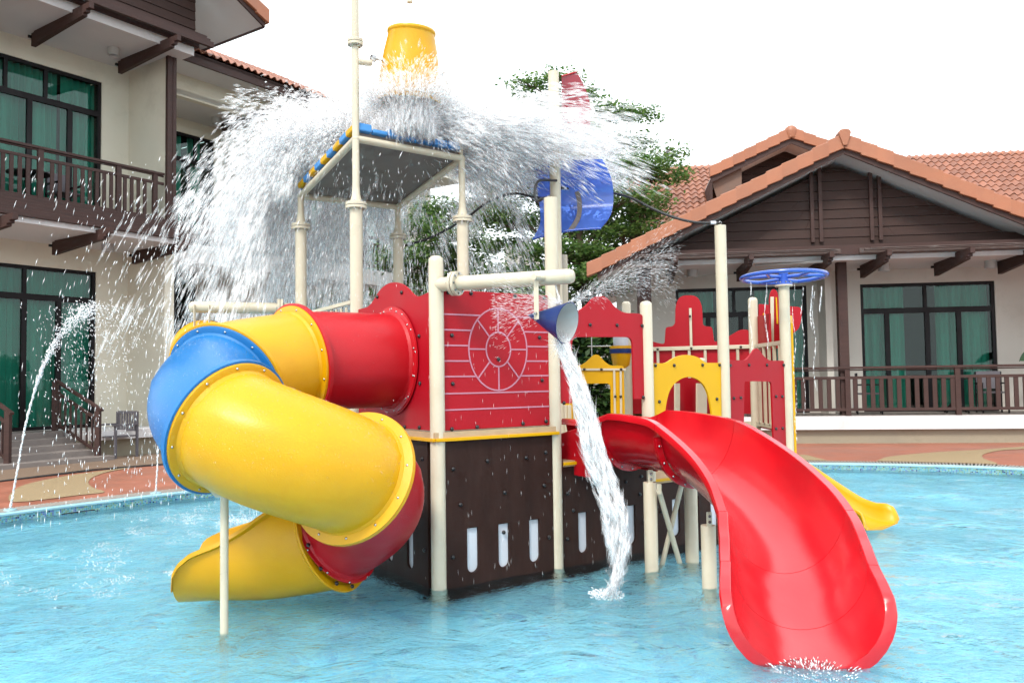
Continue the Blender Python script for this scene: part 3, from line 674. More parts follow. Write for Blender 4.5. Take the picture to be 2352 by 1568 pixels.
# ---- sails, rope
def sail(name, mat, grid, label, cat='sail', th=.006):
    n0, n1 = len(grid), len(grid[0]); mb = MB(); vs = [p for r in grid for p in r]; m = len(vs)
    vs2 = [p + V((0, th, 0)) for p in vs]; fs = []
    for i in range(n0 - 1):
        for j in range(n1 - 1):
            a, b, c, d = i * n1 + j, i * n1 + j + 1, (i + 1) * n1 + j + 1, (i + 1) * n1 + j
            fs += [(a, b, c, d), (d + m, c + m, b + m, a + m)]
    for i in range(n0 - 1):
        for j in (0, n1 - 1):
            a, d = i * n1 + j, (i + 1) * n1 + j; fs.append((a, d, d + m, a + m))
    for j in range(n1 - 1):
        for i in (0, n0 - 1):
            a, d = i * n1 + j, i * n1 + j + 1; fs.append((a, d, d + m, a + m))
    mb.add(vs + vs2, fs)
    th_ = thing(name, vs[-1], label, cat)
    mb.obj('sail_sheet', mat, th_, 60)
    return th_
rowsL = [(1223, 385), (1233, 430), (1240, 480), (1240, 515), (1223, 549)]
rowsR = [(1384, 366), (1404, 410), (1409, 455), (1402, 495), (1380, 525)]
gl = catmull([V((a[0], a[1], 0)) for a in rowsL], 5); gr = catmull([V((a[0], a[1], 0)) for a in rowsR], 5)
grid = []
for i, (a, b) in enumerate(zip(gl, gr)):
    row = []; f = i / (len(gl) - 1)
    for j in range(9):
        k = j / 8; row.append(PY(a.x * (1 - k) + b.x * k, a.y * (1 - k) + b.y * k + (-6 * math.sin(math.pi * k)), 8.42 + .28 * math.sin(math.pi * f) - .12 * k))
    grid.append(row)
sb = sail('blue_sail', 'sail', grid, 'blue translucent bulging sail panel fixed to the tall cream mast')
MB().tube([grid[-1][k] - V((0, .01, .0)) for k in range(9)], .012, 8).obj('sail_edge', 'wheelblue', sb, 50)
MB().tube([V((T.x, T.y, PY(1300, 352, 8.3).z)), PY(1345, 356, 8.35)], .02, 10).obj('sail_boom', 'beige', sb, 50)
sl_ = MB(); cpts = catmull([PY(1325, 440, 8.5), PY(1331, 465, 8.53), PY(1328, 500, 8.5), PY(1310, 530, 8.36)], 5)
for p, q in zip(cpts, cpts[1:]): sl_.bar(p, q, .05, .012, V((0, 1, 0)))
sl_.obj('sail_slot', 'dark', sb)
gl = [V((1290, 176, 0)), V((1290, 230, 0)), V((1290, 260, 0)), V((1290, 300, 0))]; gr = [V((1325, 166, 0)), V((1345, 205, 0)), V((1357, 250, 0)), V((1354, 300, 0))]
gl = catmull(gl, 4); gr = catmull(gr, 4)
grid = [[PY(a.x * (1 - k / 4) + b.x * k / 4, a.y * (1 - k / 4) + b.y * k / 4, 8.33 + .05 * math.sin(math.pi * k / 4) + .1 * k / 4) for k in range(5)] for a, b in zip(gl, gr)]
sr = sail('red_sail', 'rsail', grid, 'small dark red pennant sail beside the top of the tall mast')
MB().tube([grid[0][k] - V((0, .005, 0)) for k in range(5)], .008, 8).obj('sail_edge', 'red', sr, 50)

def rope(pts, label, group=None):
    th_ = thing('rope', pts[-1], label, 'rope', group)
    MB().tube(catmull(pts, 8), .013, 8).obj('rope_line', 'rope', th_, 60)
    for p, q in ((pts[0], pts[1]), (pts[-1], pts[-2])):
        d = (q - p).normalized(); MB().tube([p + d * .04, p + d * .09], .018, 8).obj('clamp', 'white', th_, 50)
        MB().tube([p + V((.012 * math.cos(a), 0, .016 * math.sin(a))) for a in [2 * math.pi * k / 12 for k in range(12)]], .004, 6, closed=True).obj('shackle', 'steel', th_, 50)
    return th_
rope([PY(930, 564, 8.8), PY(990, 545, 8.7), PY(1065, 505, 8.55), PY(1120, 465, 8.45), PY(1180, 445, 8.4), PY(1240, 455, 8.33), PY(1278, 450, 8.3)], 'black rope sagging from the left roof post up to the mast')
rope([V((D.x, D.y, 2.985)), PY(1600, 511, 7.96), PY(1550, 500, 8.0), PY(1500, 480, 8.08), PY(1450, 455, 8.3), PY(1400, 442, 8.7), PY(1340, 436, 8.95), PY(1290, 432, 8.45)], 'black rope running from the tall right post up to the blue sail')
MB().tube(catmull([PY(1278, 415, 8.2), PY(1240, 415, 8.0), PY(1229, 435, 7.6), PY(1233, 460, 7.0), PY(1247, 456, 6.72)], 6), .013, 8).obj('hose', 'rope', ship, 50)

# ------------------------------------------------------------ tube slide
ts = thing('tube_slide', (-1.4, 5.6, 0), 'spiral tube slide of red, yellow and blue sections ending in an open yellow scoop', 'slide')
HC = V((-1.465, 5.47)); HR = .50
def hz(a):        # height of the tube centre for heading a (deg)
    ks = [(215, 1.66), (254, 1.50), (328, 1.235), (425, .90), (518, .45), (560, .36), (600, .33)]
    for (a0, z0_), (a1, z1_) in zip(ks, ks[1:]):
        if a <= a1: return z0_ + (z1_ - z0_) * (a - a0) / (a1 - a0)
    return .33
def hp(a, rr=HR): return V((HC.x + rr * math.sin(R(a)), HC.y - rr * math.cos(R(a)), hz(a)))
J0 = (P2 + A) / 2 + V((0, 0, 1.665)) - U * .012
key = [J0, J0 - U * .35, J0 - U * .74 + V((0, 0, -.01))] + [hp(a) for a in range(236, 519, 6)]
pathA = catmull(key, 8)
def nearest(p): return min(range(len(pathA)), key=lambda i: (pathA[i] - p).length)
j1 = nearest(J0 - U * .80); j2 = nearest(hp(254)); j3 = nearest(hp(328)); j4 = nearest(hp(425)); j5 = len(pathA) - 1
TR = .37
def ring(r, n=40): return [(r * math.cos(2 * math.pi * k / n), r * math.sin(2 * math.pi * k / n)) for k in range(n)]
def tube_section(i0, i1, mat, bolts=True, grow=.016):
    step = max(1, (i1 - i0) // 26); idx = list(range(i0, i1, step)) + [i1]
    mb = MB(); n = 48; vs = []; fs = []
    tot = len(idx)
    def tanat(i): return (pathA[min(i + 3, len(pathA) - 1)] - pathA[max(i - 3, 0)]).normalized()
    ends = {}
    for k, i in enumerate(idx):
        d = tanat(i); a = d.cross(V((0, 0, 1))).normalized(); b = a.cross(d)
        for j in range(n):
            th_ = 2 * math.pi * j / n
            r = TR + (.006 if j in (3, 27) else 0)
            vs.append(pathA[i] + (a * math.cos(th_) + b * math.sin(th_)) * r)
    for k in range(tot - 1):
        for j in range(n): l = (j + 1) % n; fs.append((k * n + j, (k + 1) * n + j, (k + 1) * n + l, k * n + l))
    mb.add(vs, fs)
    # inner skin
    vi = [V(p) for p in vs]
    base = []
    for k, i in enumerate(idx):
        for j in range(n): base.append(pathA[i] + (vs[k * n + j] - pathA[i]) * .97)
    mb.add(base, [f[::-1] for f in fs])
    o = mb.obj('slide_section', mat, ts, 55)
    fl = MB(); cs = []
    for i, s in ((idx[0], 1), (idx[-1], -1)):
        X_ = grow if s < 0 else 0
        d = tanat(i) * s; c = pathA[i] + d * .004
        fl.lathe([(TR * .97, 0), (TR + .046 + X_, -X_ * .9), (TR + .052 + X_, .004 - X_ * .9), (TR + .05 + X_, .02), (TR + .035, .026), (TR + .012, .030), (TR - .002, .055)], c, d, 56, cap=False)
        cs.append((c, d))
    fo = fl.obj('flange', mat, o, 50)
    if bolts:
        for c, d in cs: bolts_round(fo, c, d, TR + .03, 12, ME_STUD, .024, False, ph=.4)
    return o
tube_section(0, j1, 'red'); tube_section(j1, j2, 'yellow'); tube_section(j2, j3, 'blue'); tube_section(j3, j4, 'yellow'); tube_section(j4, j5, 'red', grow=-.016)
# mounting ring on the red panel
fr_o = MB().lathe([(TR, .012), (TR + .06, .012), (TR + .062, .018), (TR, .022)], J0 + U * .0, -U, 56, cap=False).obj('mounting_ring', 'red', ts, 50)
bolts_round(fr_o, J0 - U * .022, -U, TR + .04, 14, ME_STUD, .0, False, ph=.3)
# open yellow exit scoop
e0 = pathA[j5]; d0 = (pathA[j5] - pathA[j5 - 4]).normalized()
ex = catmull([e0 + d0 * .004, hp(530) + V((0, 0, -.01)), hp(548, .50) + V((-.03, 0, -.0)), hp(560, .5) + V((-.14, .03, 0)), hp(560, .5) + V((-.34, .03, .0)), hp(560, .5) + V((-.56, .02, .0)), hp(560, .5) + V((-.71, .0, .0))], 6)
m = len(ex)
def exprof(i):
    f = i / (m - 1); r = TR + .02
    # wall height falls towards the mouth
    am = R(np.interp(f, [0, .12, .3, .5, .68, .84, .93, .975, 1.0], [168, 162, 138, 118, 102, 92, 84, 74, 58])); n = 30
    rx = r * (1 + .10 * f)
    inn = [((rx - .012) * math.sin(-am + 2 * am * k / n), -(r - .012) * math.cos(-am + 2 * am * k / n)) for k in range(n + 1)]
    lw = .03
    def outn(a, rr): return ((rx + rr) * math.sin(a), -(r + rr) * math.cos(a))
    out_ = [outn(am, lw), outn(am - .07, lw + .004), outn(am - .10, .002)] + [outn(am - .1 - (2 * am - .2) * k / n, .0) for k in range(1, n)] + [outn(-am + .10, .002), outn(-am + .07, lw + .004), outn(-am, lw)]
    return inn + out_
so_ = sweep(MB(), ex, exprof).obj('exit_scoop', 'yellow', ts, 50); so_['label'] = 'open yellow scoop at the bottom end of the tube slide'
fo = MB().lathe([(TR * .98, .0), (TR + .06, 0), (TR + .066, .012), (TR + .05, .03), (TR + .02, .04)], ex[0], (ex[1] - ex[0]).normalized(), 56, cap=False).obj('flange', 'yellow', so_, 50)
bolts_round(fo, ex[0], -(ex[1] - ex[0]).normalized(), TR + .038, 14, ME_BOLT, .03, False, ph=.2)
# support pole
sp0 = PZ(515, 1450, 0); sp = V((sp0.x, sp0.y, 0))
zt = PY(508, 1140, sp.y).z
mb = MB().lathe([(.0245, -.34), (.0245, zt)], sp, n=18); po = mb.obj('support_pole', 'beige', ts, 50)
MB().hexa([sp + V((x, y, zt - .0)) for x, y in ((-.045, -.03), (.045, -.03), (.045, .03), (-.045, .03))] + [sp + V((x, y, zt + .05)) for x, y in ((-.085, -.05), (.085, -.05), (.085, .2), (-.085, .2))]).obj('saddle', 'beige', po, bevel=.004)

# ------------------------------------------------------------ red flume slide
rs = thing('flume_slide', (1.5, 5.4, 0), 'long glossy red open flume slide curving down to the water in the right foreground', 'slide')
rp = [V((.70, 7.10, .82)), V((.95, 6.76, .81)), V((1.17, 6.51, .79)), V((1.37, 6.24, .73)), V((1.55, 5.82, .57)), V((1.645, 5.45, .41)), V((1.66, 5.15, .285)), V((1.63, 4.92, .175)), V((1.585, 4.70, .08)), V((1.545, 4.48, .01)), V((1.525, 4.35, -.03))]
NS = 10; rpath = catmull(rp, NS)
cuts = [0, NS, 3 * NS, 6 * NS, 8 * NS, 10 * NS]
def uprof(w, d, am, lw, lh, th, n=26):
    P = lambda a, e=0: ((w + e) * math.sin(a), d * (1 - math.cos(a)) - e * math.cos(a))
    inn = [P(-am + 2 * am * k / n) for k in range(n + 1)]
    R_ = P(am); nx, nz = math.sin(am), -math.cos(am) * 1.0; tx, tz = math.cos(am), math.sin(am)
    r1 = (R_[0] + nx * lw, R_[1] + nz * lw); r2 = (r1[0] - tx * lh, r1[1] - tz * lh); 
    r0 = (R_[0] + nx * .004, R_[1] + nz * .004 + .004); r1b = (r1[0] - nx * .008 - tx * .0, r1[1] + tz * .003); r1c = (r1[0], r1[1] - tz * .01)
    o_ = [P(am * (1 - 2 * k / n), th) for k in range(2, n - 1)]
    r3 = (r2[0] - nx * (lw - th), r2[1] - nz * (lw - th))
    rt = [r0, r1b, r1c, r2, r3]; lf = [(-a, b) for a, b in rt][::-1]
    return inn + rt + o_ + lf
total = len(rpath) - 1
for ci in range(5):
    i0, i1 = cuts[ci], cuts[ci + 1]; idx = list(range(i0, i1 + 1)); pts = [rpath[i].copy() for i in idx]
    tg = [(rpath[min(i + 1, total)] - rpath[max(i - 1, 0)]) for i in idx]
    if ci < 4: pts[-1] = pts[-1] - tg[-1].normalized() * .004
    def pf(k):
        f = idx[k] / NS
        w = float(np.interp(f, [0, 1, 3, 6, 8, 9, 10], [.31, .33, .355, .355, .365, .385, .39])); d = float(np.interp(f, [0, .8, 1.3, 3, 6, 8, 9, 10], [.35, .35, .42, .43, .395, .38, .36, .34]))
        am = R(float(np.interp(f, [0, 8, 8.5, 9.0, 9.4, 9.65, 9.87, 10], [90, 90, 89.5, 87, 80, 68, 50, 31])))
        return uprof(w, d, am, .062, .045, .014)
    o = sweep(MB(), pts, pf, [V((t.x, t.y, t.z * .35)) for t in tg]).obj('slide_section', 'redwet', rs, 38)
    if ci < 4:      # half-round joint flange under the trough
        mb = MB(); p = rpath[i1]; d = V((tg[-1].x, tg[-1].y, tg[-1].z * .35)).normalized(); a = d.cross(V((0, 0, 1))).normalized(); b = a.cross(d)
        pr = pf(len(idx) - 1); w = max(q_[0] for q_ in pr) - .062; dd = .38
        for s in (-1, 1):
            k = 20; vs = []; fs = []
            for q_ in range(k + 1):
                an = -R(84) + R(168) * q_ / k
                for e_ in (.014, .062):
                    for f_ in (0.004, .016): vs.append(p + a * ((w + e_) * math.sin(an)) + b * (dd * (1 - math.cos(an)) - e_ * math.cos(an)) + d * (f_ * s))
            for q_ in range(k):
                z = q_ * 4; fs += [(z, z + 4, z + 6, z + 2), (z + 1, z + 3, z + 7, z + 5), (z + 2, z + 6, z + 7, z + 3), (z, z + 1, z + 5, z + 4)]
            mb.add(vs, fs)
        fo = mb.obj('flange', 'redwet', o, 50)
        for q_ in range(9):
            an = -R(76) + R(152) * q_ / 8; e_ = .04
            c = p + a * ((w + e_) * math.sin(an)) + b * (dd * (1 - math.cos(an)) - e_ * math.cos(an))
            inst('bolt', ME_STUD, fo, orient(c - d * .018, -d)); inst('bolt', ME_STUD, fo, orient(c + d * .018, d))
# entry shoulder between the ship posts
for s in (-1, 1):
    d = (rp[1] - rp[0]).normalized(); a = d.cross(V((0, 0, 1))).normalized() * s
    p = rp[0] + a * .34 - d * .12
    MB().hexa([p + V((0, 0, -.1)), p + d * .5 + V((0, 0, -.1)), p + d * .5 + a * .03 + V((0, 0, -.1)), p + a * .03 + V((0, 0, -.1)), p + V((0, 0, .20)), p + d * .5 + V((0, 0, .34)), p + d * .5 + a * .03 + V((0, 0, .34)), p + a * .03 + V((0, 0, .20))]).obj('entry_wall', 'red', rs, bevel=.01)
def sup(px, py, ztop, r=.053, brack=None):
    p = PZ(px, py, 0); mb = MB().lathe([(r, -.34), (r, ztop - .004), (r * .96, ztop)], (p.x, p.y, 0), n=22); o = mb.obj('support_post', 'beige', rs, 50)
    q = V((p.x, p.y, ztop))
    k = brack or .1
    MB().box((q.x - .02, q.y - .045, ztop - .01), (q.x + .02, q.y - .033, ztop + k)).obj('bracket', 'beige', o, bevel=.006)
    for z in (.03, k - .03): inst('bolt', ME_NUT, o, orient(q + V((0, -.045, z)), V((0, -1, 0))))
    return V((p.x, p.y, 0))
f1 = sup(1497, 1312, .69); f2 = sup(1590, 1292, .93, brack=.02); f3 = sup(1630, 1350, .445)
for a_, b_ in (((1513, 1125, 6.42), (1562, 1296, None)), ((1566, 1110, 6.6), (1520, 1298, None))):
    t_ = PY(*a_); b2_ = PZ(b_[0], b_[1], 0); b2_ = b2_ + (b2_ - t_).normalized() * .3
    MB().tube([t_, b2_], .021, 12).obj('brace', 'beige', rs, 50)
    MB().bar(t_ + V((0, -.02, -.03)), t_ + V((0, -.02, .05)), .035, .01).obj('bracket', 'beige', rs, bevel=.003)

# ------------------------------------------------------------ small yellow slide
ys = thing('yellow_slide', (3.4, 8.3, 0), 'small yellow slide at the stern running down behind the red flume', 'slide')
q1 = PZ(1985, 1226, 0.01); q2 = PZ(2066, 1209, .01); ec = (q1 + q2) / 2; hd = V((.60, -.80, 0)); Ly = 1.45
yk = [(0, .62), (.12, .60), (.45, .44), (.8, .255), (1.05, .13), (1.2, .075), (1.32, .05), (1.45, .045)]
yp_ = catmull([V((ec.x, ec.y, 0)) + hd * (s - Ly) + V((0, 0, z)) for s, z in yk], 5); ym = len(yp_)
def yprof(i):
    f = i / (ym - 1); w = .25; d = float(np.interp(f, [0, .6, .78, .88, .95, 1], [.14, .14, .155, .175, .15, .05])); fw = float(np.interp(f, [0, .9, 1], [0, 0, .03]))
    n = 8; t = .022; ww = w + fw
    inn = [(-ww, d), (-ww + .012, .10 * d / .14), (-ww + .03, .03), (-ww + .07, .004), (0, 0), (ww - .07, .004), (ww - .03, .03), (ww - .012, .10 * d / .14), (ww, d)]
    out_ = [(ww + .016, d + .008), (ww + .036, d + .002), (ww + .04, d - .02), (ww + .02, d - .03), (ww - .0, .02 - t), (0, -.01 - t), (-ww, .02 - t), (-ww - .02, d - .03), (-ww - .04, d - .02), (-ww - .036, d + .002), (-ww - .016, d + .008)]
    return inn + out_
sweep(MB(), yp_, yprof, [hd] * ym).obj('slide_bed', 'yellow', ys, 50)
MB().tube([V((ec.x, ec.y, -.34)) - hd * .35, V((ec.x, ec.y, .04)) - hd * .35], .04, 14).obj('support_post', 'beige', ys, 50)

# water beads standing on the wet tube
bb_ = []
for _ in range(2600):
    i = random.randrange(6, len(pathA) - 6); d = (pathA[i + 3] - pathA[i - 3]).normalized(); a = d.cross(V((0, 0, 1))).normalized(); b = a.cross(d); t = random.uniform(-.3, math.pi + .3)
    n_ = a * math.cos(t) + b * math.sin(t); bb_.append((pathA[i] + n_ * (TR + .001), n_))
BEADS = bb_
# ------------------------------------------------------------ pool and ground
PO = catmull([V((x, y, 0)) for x, y in [(-5.68, 9.17), (-4.85, 10.25), (-4.13, 11.04), (-2.6, 12.3), (0, 13.4), (2.5, 13.7), (4.78, 13.3), (6.25, 12.85), (7.5, 12.1), (9.4, 10), (10.2, 6), (9, 1), (5, -3), (-1, -4), (-6, -2), (-8.4, 2), (-7.2, 6.6)]], 12, closed=True)
def off_loop(loop, d):
    m = len(loop); out = []
    for i, p in enumerate(loop):
        t = (loop[(i + 1) % m] - loop[i - 1]).normalized(); out.append(p + V((-t.y, t.x, 0)) * d)   # loop runs clockwise: left is outside
    return out
def band(l0, z0, l1, z1):
    m = len(l0); return MB().add([(p.x, p.y, z0) for p in l0] + [(p.x, p.y, z1) for p in l1], [(i, (i + 1) % m, (i + 1) % m + m, i + m) for i in range(m)])
CZ = .105
basin = band(PO, -.42, PO, CZ - .015).obj('pool_wall', 'grout'); tag(basin, kind='structure')
xs = [p.x for p in PO]; ys_ = [p.y for p in PO]
fl = MB().add([(p.x, p.y, -.34) for p in off_loop(PO, .02)], [tuple(range(len(PO)))]).obj('pool_floor', 'poolfloor'); tag(fl, kind='structure')
# water: a fine grid with real small waves, a little larger than the basin opening but below its rim
def wave_mesh():
    mb = MB(); m = len(PO); 
    x0, x1, y0, y1 = min(xs) - .3, max(xs) + .3, min(ys_) - .3, max(ys_) + .3
    nx, ny = 420, 400
    X = np.linspace(x0, x1, nx); Y = np.linspace(y0, y1, ny); XX, YY = np.meshgrid(X, Y)
    Z = np.zeros_like(XX)
    for k in range(26):
        a = rng.uniform(0, 2 * math.pi); L = rng.uniform(.22, 1.3); A_ = .0016 * L ** .8
        Z += A_ * np.sin((XX * math.cos(a) + YY * math.sin(a)) * 2 * math.pi / L + rng.uniform(0, 7))
    for cx_, cy_, r0 in [(-.55, 6.05, .0), (-1.75, 5.0, 0), (.33, 6.66, 0), (1.07, 6.4, 0), (1.38, 5.89, 0), (.66, 5.75, .2), (1.55, 4.2, .3), (-2.2, 5.6, .2), (-3, 8.5, 0), (-2.2, 9, 0)]:
        r = np.hypot(XX - cx_, YY - cy_); Z += .006 * np.exp(-r * 1.8) * np.sin(r * 34)
    px = np.array([(p.x, p.y) for p in off_loop(PO, .012)]); ins = np.zeros(XX.shape, bool)
    for i in range(len(px)):
        (xa, ya), (xb, yb) = px[i - 1], px[i]
        c = ((ya > YY) != (yb > YY)) & (XX < (xb - xa) * (YY - ya) / (yb - ya + 1e-12) + xa); ins ^= c
    keep = ins[:-1, :-1] | ins[1:, :-1] | ins[:-1, 1:] | ins[1:, 1:]
    jj, ii = np.nonzero(keep); a = jj * nx + ii
    me = bpy.data.meshes.new('pool_water'); V3 = np.stack([XX, YY, Z], -1).reshape(-1, 3)
    me.from_pydata(V3.tolist(), [], np.stack([a, a + 1, a + nx + 1, a + nx], 1).tolist()); me.materials.append(M['water']); me.shade_smooth()
    return add_obj('pool_water', me)
tag(wave_mesh(), kind='structure')
P_c = off_loop(PO, .05); P_g = off_loop(PO, .40)
cp_ = MB(); r1 = off_loop(PO, -.012); m = len(PO)
prof = [(-.012, CZ - .03), (-.014, CZ - .01), (-.004, CZ), (.05, CZ + .003), (.05, CZ - .03)]
loops = [off_loop(PO, a) for a, b in prof]
cp_.add([(p.x, p.y, prof[k][1]) for k, l in enumerate(loops) for p in l], [(k * m + i, k * m + (i + 1) % m, (k + 1) * m + (i + 1) % m, (k + 1) * m + i) for k in range(4) for i in range(m)])
tag(cp_.obj('pool_coping', 'coping', smooth=40), kind='structure')
gut = band(P_c, CZ - .06, P_g, CZ - .06); tag(gut.obj('gutter', 'gutter'), kind='structure')
# dense resampling of the rim for grates and mosaic
def resample(loop, step):
    out = []; m = len(loop)
    acc = 0
    for i in range(m):
        a, b = loop[i], loop[(i + 1) % m]; L = (b - a).length
        while acc < L: out.append((a + (b - a) * (acc / L), (b - a).normalized())); acc += step
        acc -= L
    return out
def seen(p): 
    if p.y < 4: return False
    x = p.x / p.y
    return -.68 < x < -.36 or .34 < x < .68
gr_root = tag(band(off_loop(PO, .050), CZ - .02, off_loop(PO, .056), CZ + .002).obj('drain_grate', 'grate'), kind='structure')
SL = resample(off_loop(PO, .055), .046)
SLv = [q for q in SL if seen(q[0])]
SLv.sort(key=lambda q: q[0].length)
near = set(id(q) for q in SLv[:300])
sm = MB().box((-.013, 0, -.022), (.013, .34, 0)).mesh('grate_slat', M['grate'])
rest = MB()
for q in SLv:
    p, d = q; n = V((-d.y, d.x, 0)); mw = frame_m(V((p.x, p.y, CZ + .001)), d, n, V((0, 0, 1)))
    if id(q) in near: inst('grate_slat', sm, gr_root, mw)
    else:
        rest.hexa([mw @ V(c) for c in [(-.013, 0, -.022), (.013, 0, -.022), (.013, .34, -.022), (-.013, .34, -.022), (-.013, 0, 0), (.013, 0, 0), (.013, .34, 0), (-.013, .34, 0)]])
if rest.v: tag(rest.obj('grate_slats', 'grate', gr_root), kind='stuff')
# mosaic band just under the rim
TS = .021; mo = resample(off_loop(PO, -.002), TS); mo = [q for q in mo if seen(q[0])]; mo.sort(key=lambda q: q[0].length)
cell = [(q[0], q[1], r) for q in mo for r in range(6)]
near_n = 300
tm = MB().add([(-.009, 0, -.009), (.009, 0, -.009), (.009, 0, .009), (-.009, 0, .009), (-.008, -.003, -.008), (.008, -.003, -.008), (.008, -.003, .008), (-.008, -.003, .008)], [(0, 1, 5, 4), (1, 2, 6, 5), (2, 3, 7, 6), (3, 0, 4, 7), (4, 5, 6, 7)]).mesh('mosaic_tile', M['mosaic'])
rest = MB()
for k, (p, d, r) in enumerate(cell):
    n = V((-d.y, d.x, 0)); mw = frame_m(V((p.x, p.y, CZ - .027 - r * TS)), d, n, V((0, 0, 1)))
    if k < near_n: inst('mosaic_tile', tm, basin, mw)
    else: rest.add([mw @ v.co for v in tm.vertices], [tuple(f.vertices) for f in tm.polygons])
tag(rest.obj('mosaic_tiles', 'mosaic', basin), kind='stuff')
# deck round the pool
m = len(P_g); big = [(-60, -30), (60, -30), (60, 90), (-60, 90)]
def sheet(name, outer, holes, z, mat, kind='structure'):
    loops = [[V((p[0], p[1], 0)) for p in outer]] + [[V((p[0], p[1], 0)) for p in h] for h in holes]
    tri = geometry.tessellate_polygon(loops); vs = [(p.x, p.y, z) for l in loops for p in l]
    fs = []
    for a, b, c in tri:
        A_, B_, C_ = V(vs[a]), V(vs[b]), V(vs[c])
        fs.append((a, b, c) if (B_ - A_).cross(C_ - A_).z > 0 else (c, b, a))
    return tag(MB().add(vs, fs).obj(name, mat), kind=kind)
sheet('paving', [(-18, -14), (20, -14), (20, 26), (-18, 26)], [[(p.x, p.y) for p in P_g]], CZ - .004, 'terra')
sheet('ground', [(-400, -400), (400, -400), (400, 600), (-400, 600)], [[(p.x, p.y) for p in off_loop(PO, .6)]], .03, 'ground')
def gpx(l): return [tuple(PZ(x, y, .105)[:2]) for x, y in l]
def clean(l): return [(p.x, p.y) for p in catmull([V((a, b, 0)) for a, b in l], 6, closed=True)]
def clip_out(pts, d=.405):
    # push points that fall over the grate back outside it
    lp = off_loop(PO, d); out = []
    for x, y in pts:
        q = min(lp, key=lambda p: (p.x - x) ** 2 + (p.y - y) ** 2); k = lp.index(q)
        t = (lp[(k + 1) % len(lp)] - lp[k - 1]).normalized(); n = V((-t.y, t.x, 0)); w = V((x, y, 0)) - q
        if w.dot(n) < 0: v = V((x, y, 0)) - n * w.dot(n); out.append((v.x, v.y))
        else: out.append((x, y))
    return out
# pebble curves on both sides
sheet('pebble_path', clip_out(clean(gpx([(22, 1150), (26, 1132), (60, 1112), (150, 1093), (250, 1079), (330, 1069), (300, 1074), (250, 1083), (215, 1095), (203, 1108), (215, 1120), (240, 1130), (180, 1137), (100, 1147), (50, 1152)]))), [], CZ + .004, 'pebble')
sheet('pebble_path', clip_out(clean(gpx([(2018, 1063), (2025, 1053), (2060, 1046), (2150, 1038), (2240, 1033), (2352, 1025), (2420, 1020), (2420, 1026), (2352, 1031), (2300, 1034), (2262, 1042), (2258, 1052), (2290, 1066), (2200, 1066), (2100, 1064)]))), [], CZ + .004, 'pebble')
sheet('pebble_path', clip_out(clean(gpx([(1840, 1044), (1880, 1052), (1910, 1062), (1850, 1064), (1800, 1060)]))), [], CZ + .004, 'pebble')
sheet('pebble_path', gpx([(-200, 1135), (0, 1103), (220, 1076), (433, 1060), (560, 1048), (560, 1020), (250, 1020), (-200, 1060)]), [], CZ + .004, 'pebble2')
dr = MB(); l = [PZ(x, y, .112) for x, y in [(-200, 1133), (0, 1104), (220, 1078), (433, 1061), (560, 1051)]]
for p, q in zip(l, l[1:]): dr.bar(p, q, .13, .006)
tag(dr.obj('drain_channel', 'gutter'), kind='structure')
# black strip floating against the tiles
th = thing('black_strip', PZ(185, 1175, 0), 'thin black strip lying against the mosaic edge at the left waterline', 'strip')
MB().bar(PZ(142, 1180, .022), PZ(218, 1170, .022), .02, .012).obj('strip_body', 'rubber', th)
# low flat nozzles set in the edge (jets come out of them)
JN = [PZ(24, 1170, .11), PZ(358, 1131, .11)]
for i, p in enumerate(JN):
    th = thing('jet_nozzle', p, ['pale round water nozzle in the pool edge at far left', 'pale round water nozzle in the pool edge below the blue tube'][i], 'nozzle')
    MB().lathe([(.07, -.01), (.065, .006), (.02, .01), (.015, .02)], p, n=14).obj('nozzle_disc', 'coping', th, 40)

# ------------------------------------------------------------ houses
class Fr:
    def __init__(s, O, d):      # s along the front, o out towards the pool
        s.O = V((O[0], O[1], 0)); s.d = V((d[0], d[1], 0)).normalized(); s.n = V((s.d.y, -s.d.x, 0))
    def at(s, a, o, z): return s.O + s.d * a + s.n * o + V((0, 0, z))
    def box(s, mb, s0, s1, o0, o1, z0, z1):
        return mb.hexa([s.at(s0, o1, z0), s.at(s1, o1, z0), s.at(s1, o0, z0), s.at(s0, o0, z0), s.at(s0, o1, z1), s.at(s1, o1, z1), s.at(s1, o0, z1), s.at(s0, o0, z1)])
    def px(s, x, y, o):         # photograph point -> (s, z) on the plane at o
        return PL(x, y, s.O + s.n * o, s.d)
def tbox(fr, name, mat, parent, *a, bevel=0):
    return fr.box(MB(), *a).obj(name, mat, parent, bevel=bevel)
def wall(fr, parent, o, s0, s1, z0, z1, holes, mat, th=.2, name='wall'):
    hs = [[(a, c), (b, c), (b, d), (a, d)] for a, b, c, d in holes]
    return plate(MB(), [(s0, z0), (s1, z0), (s1, z1), (s0, z1)], hs, fr.O + fr.n * o, fr.d, th, -th / 2).obj(name, mat, parent)
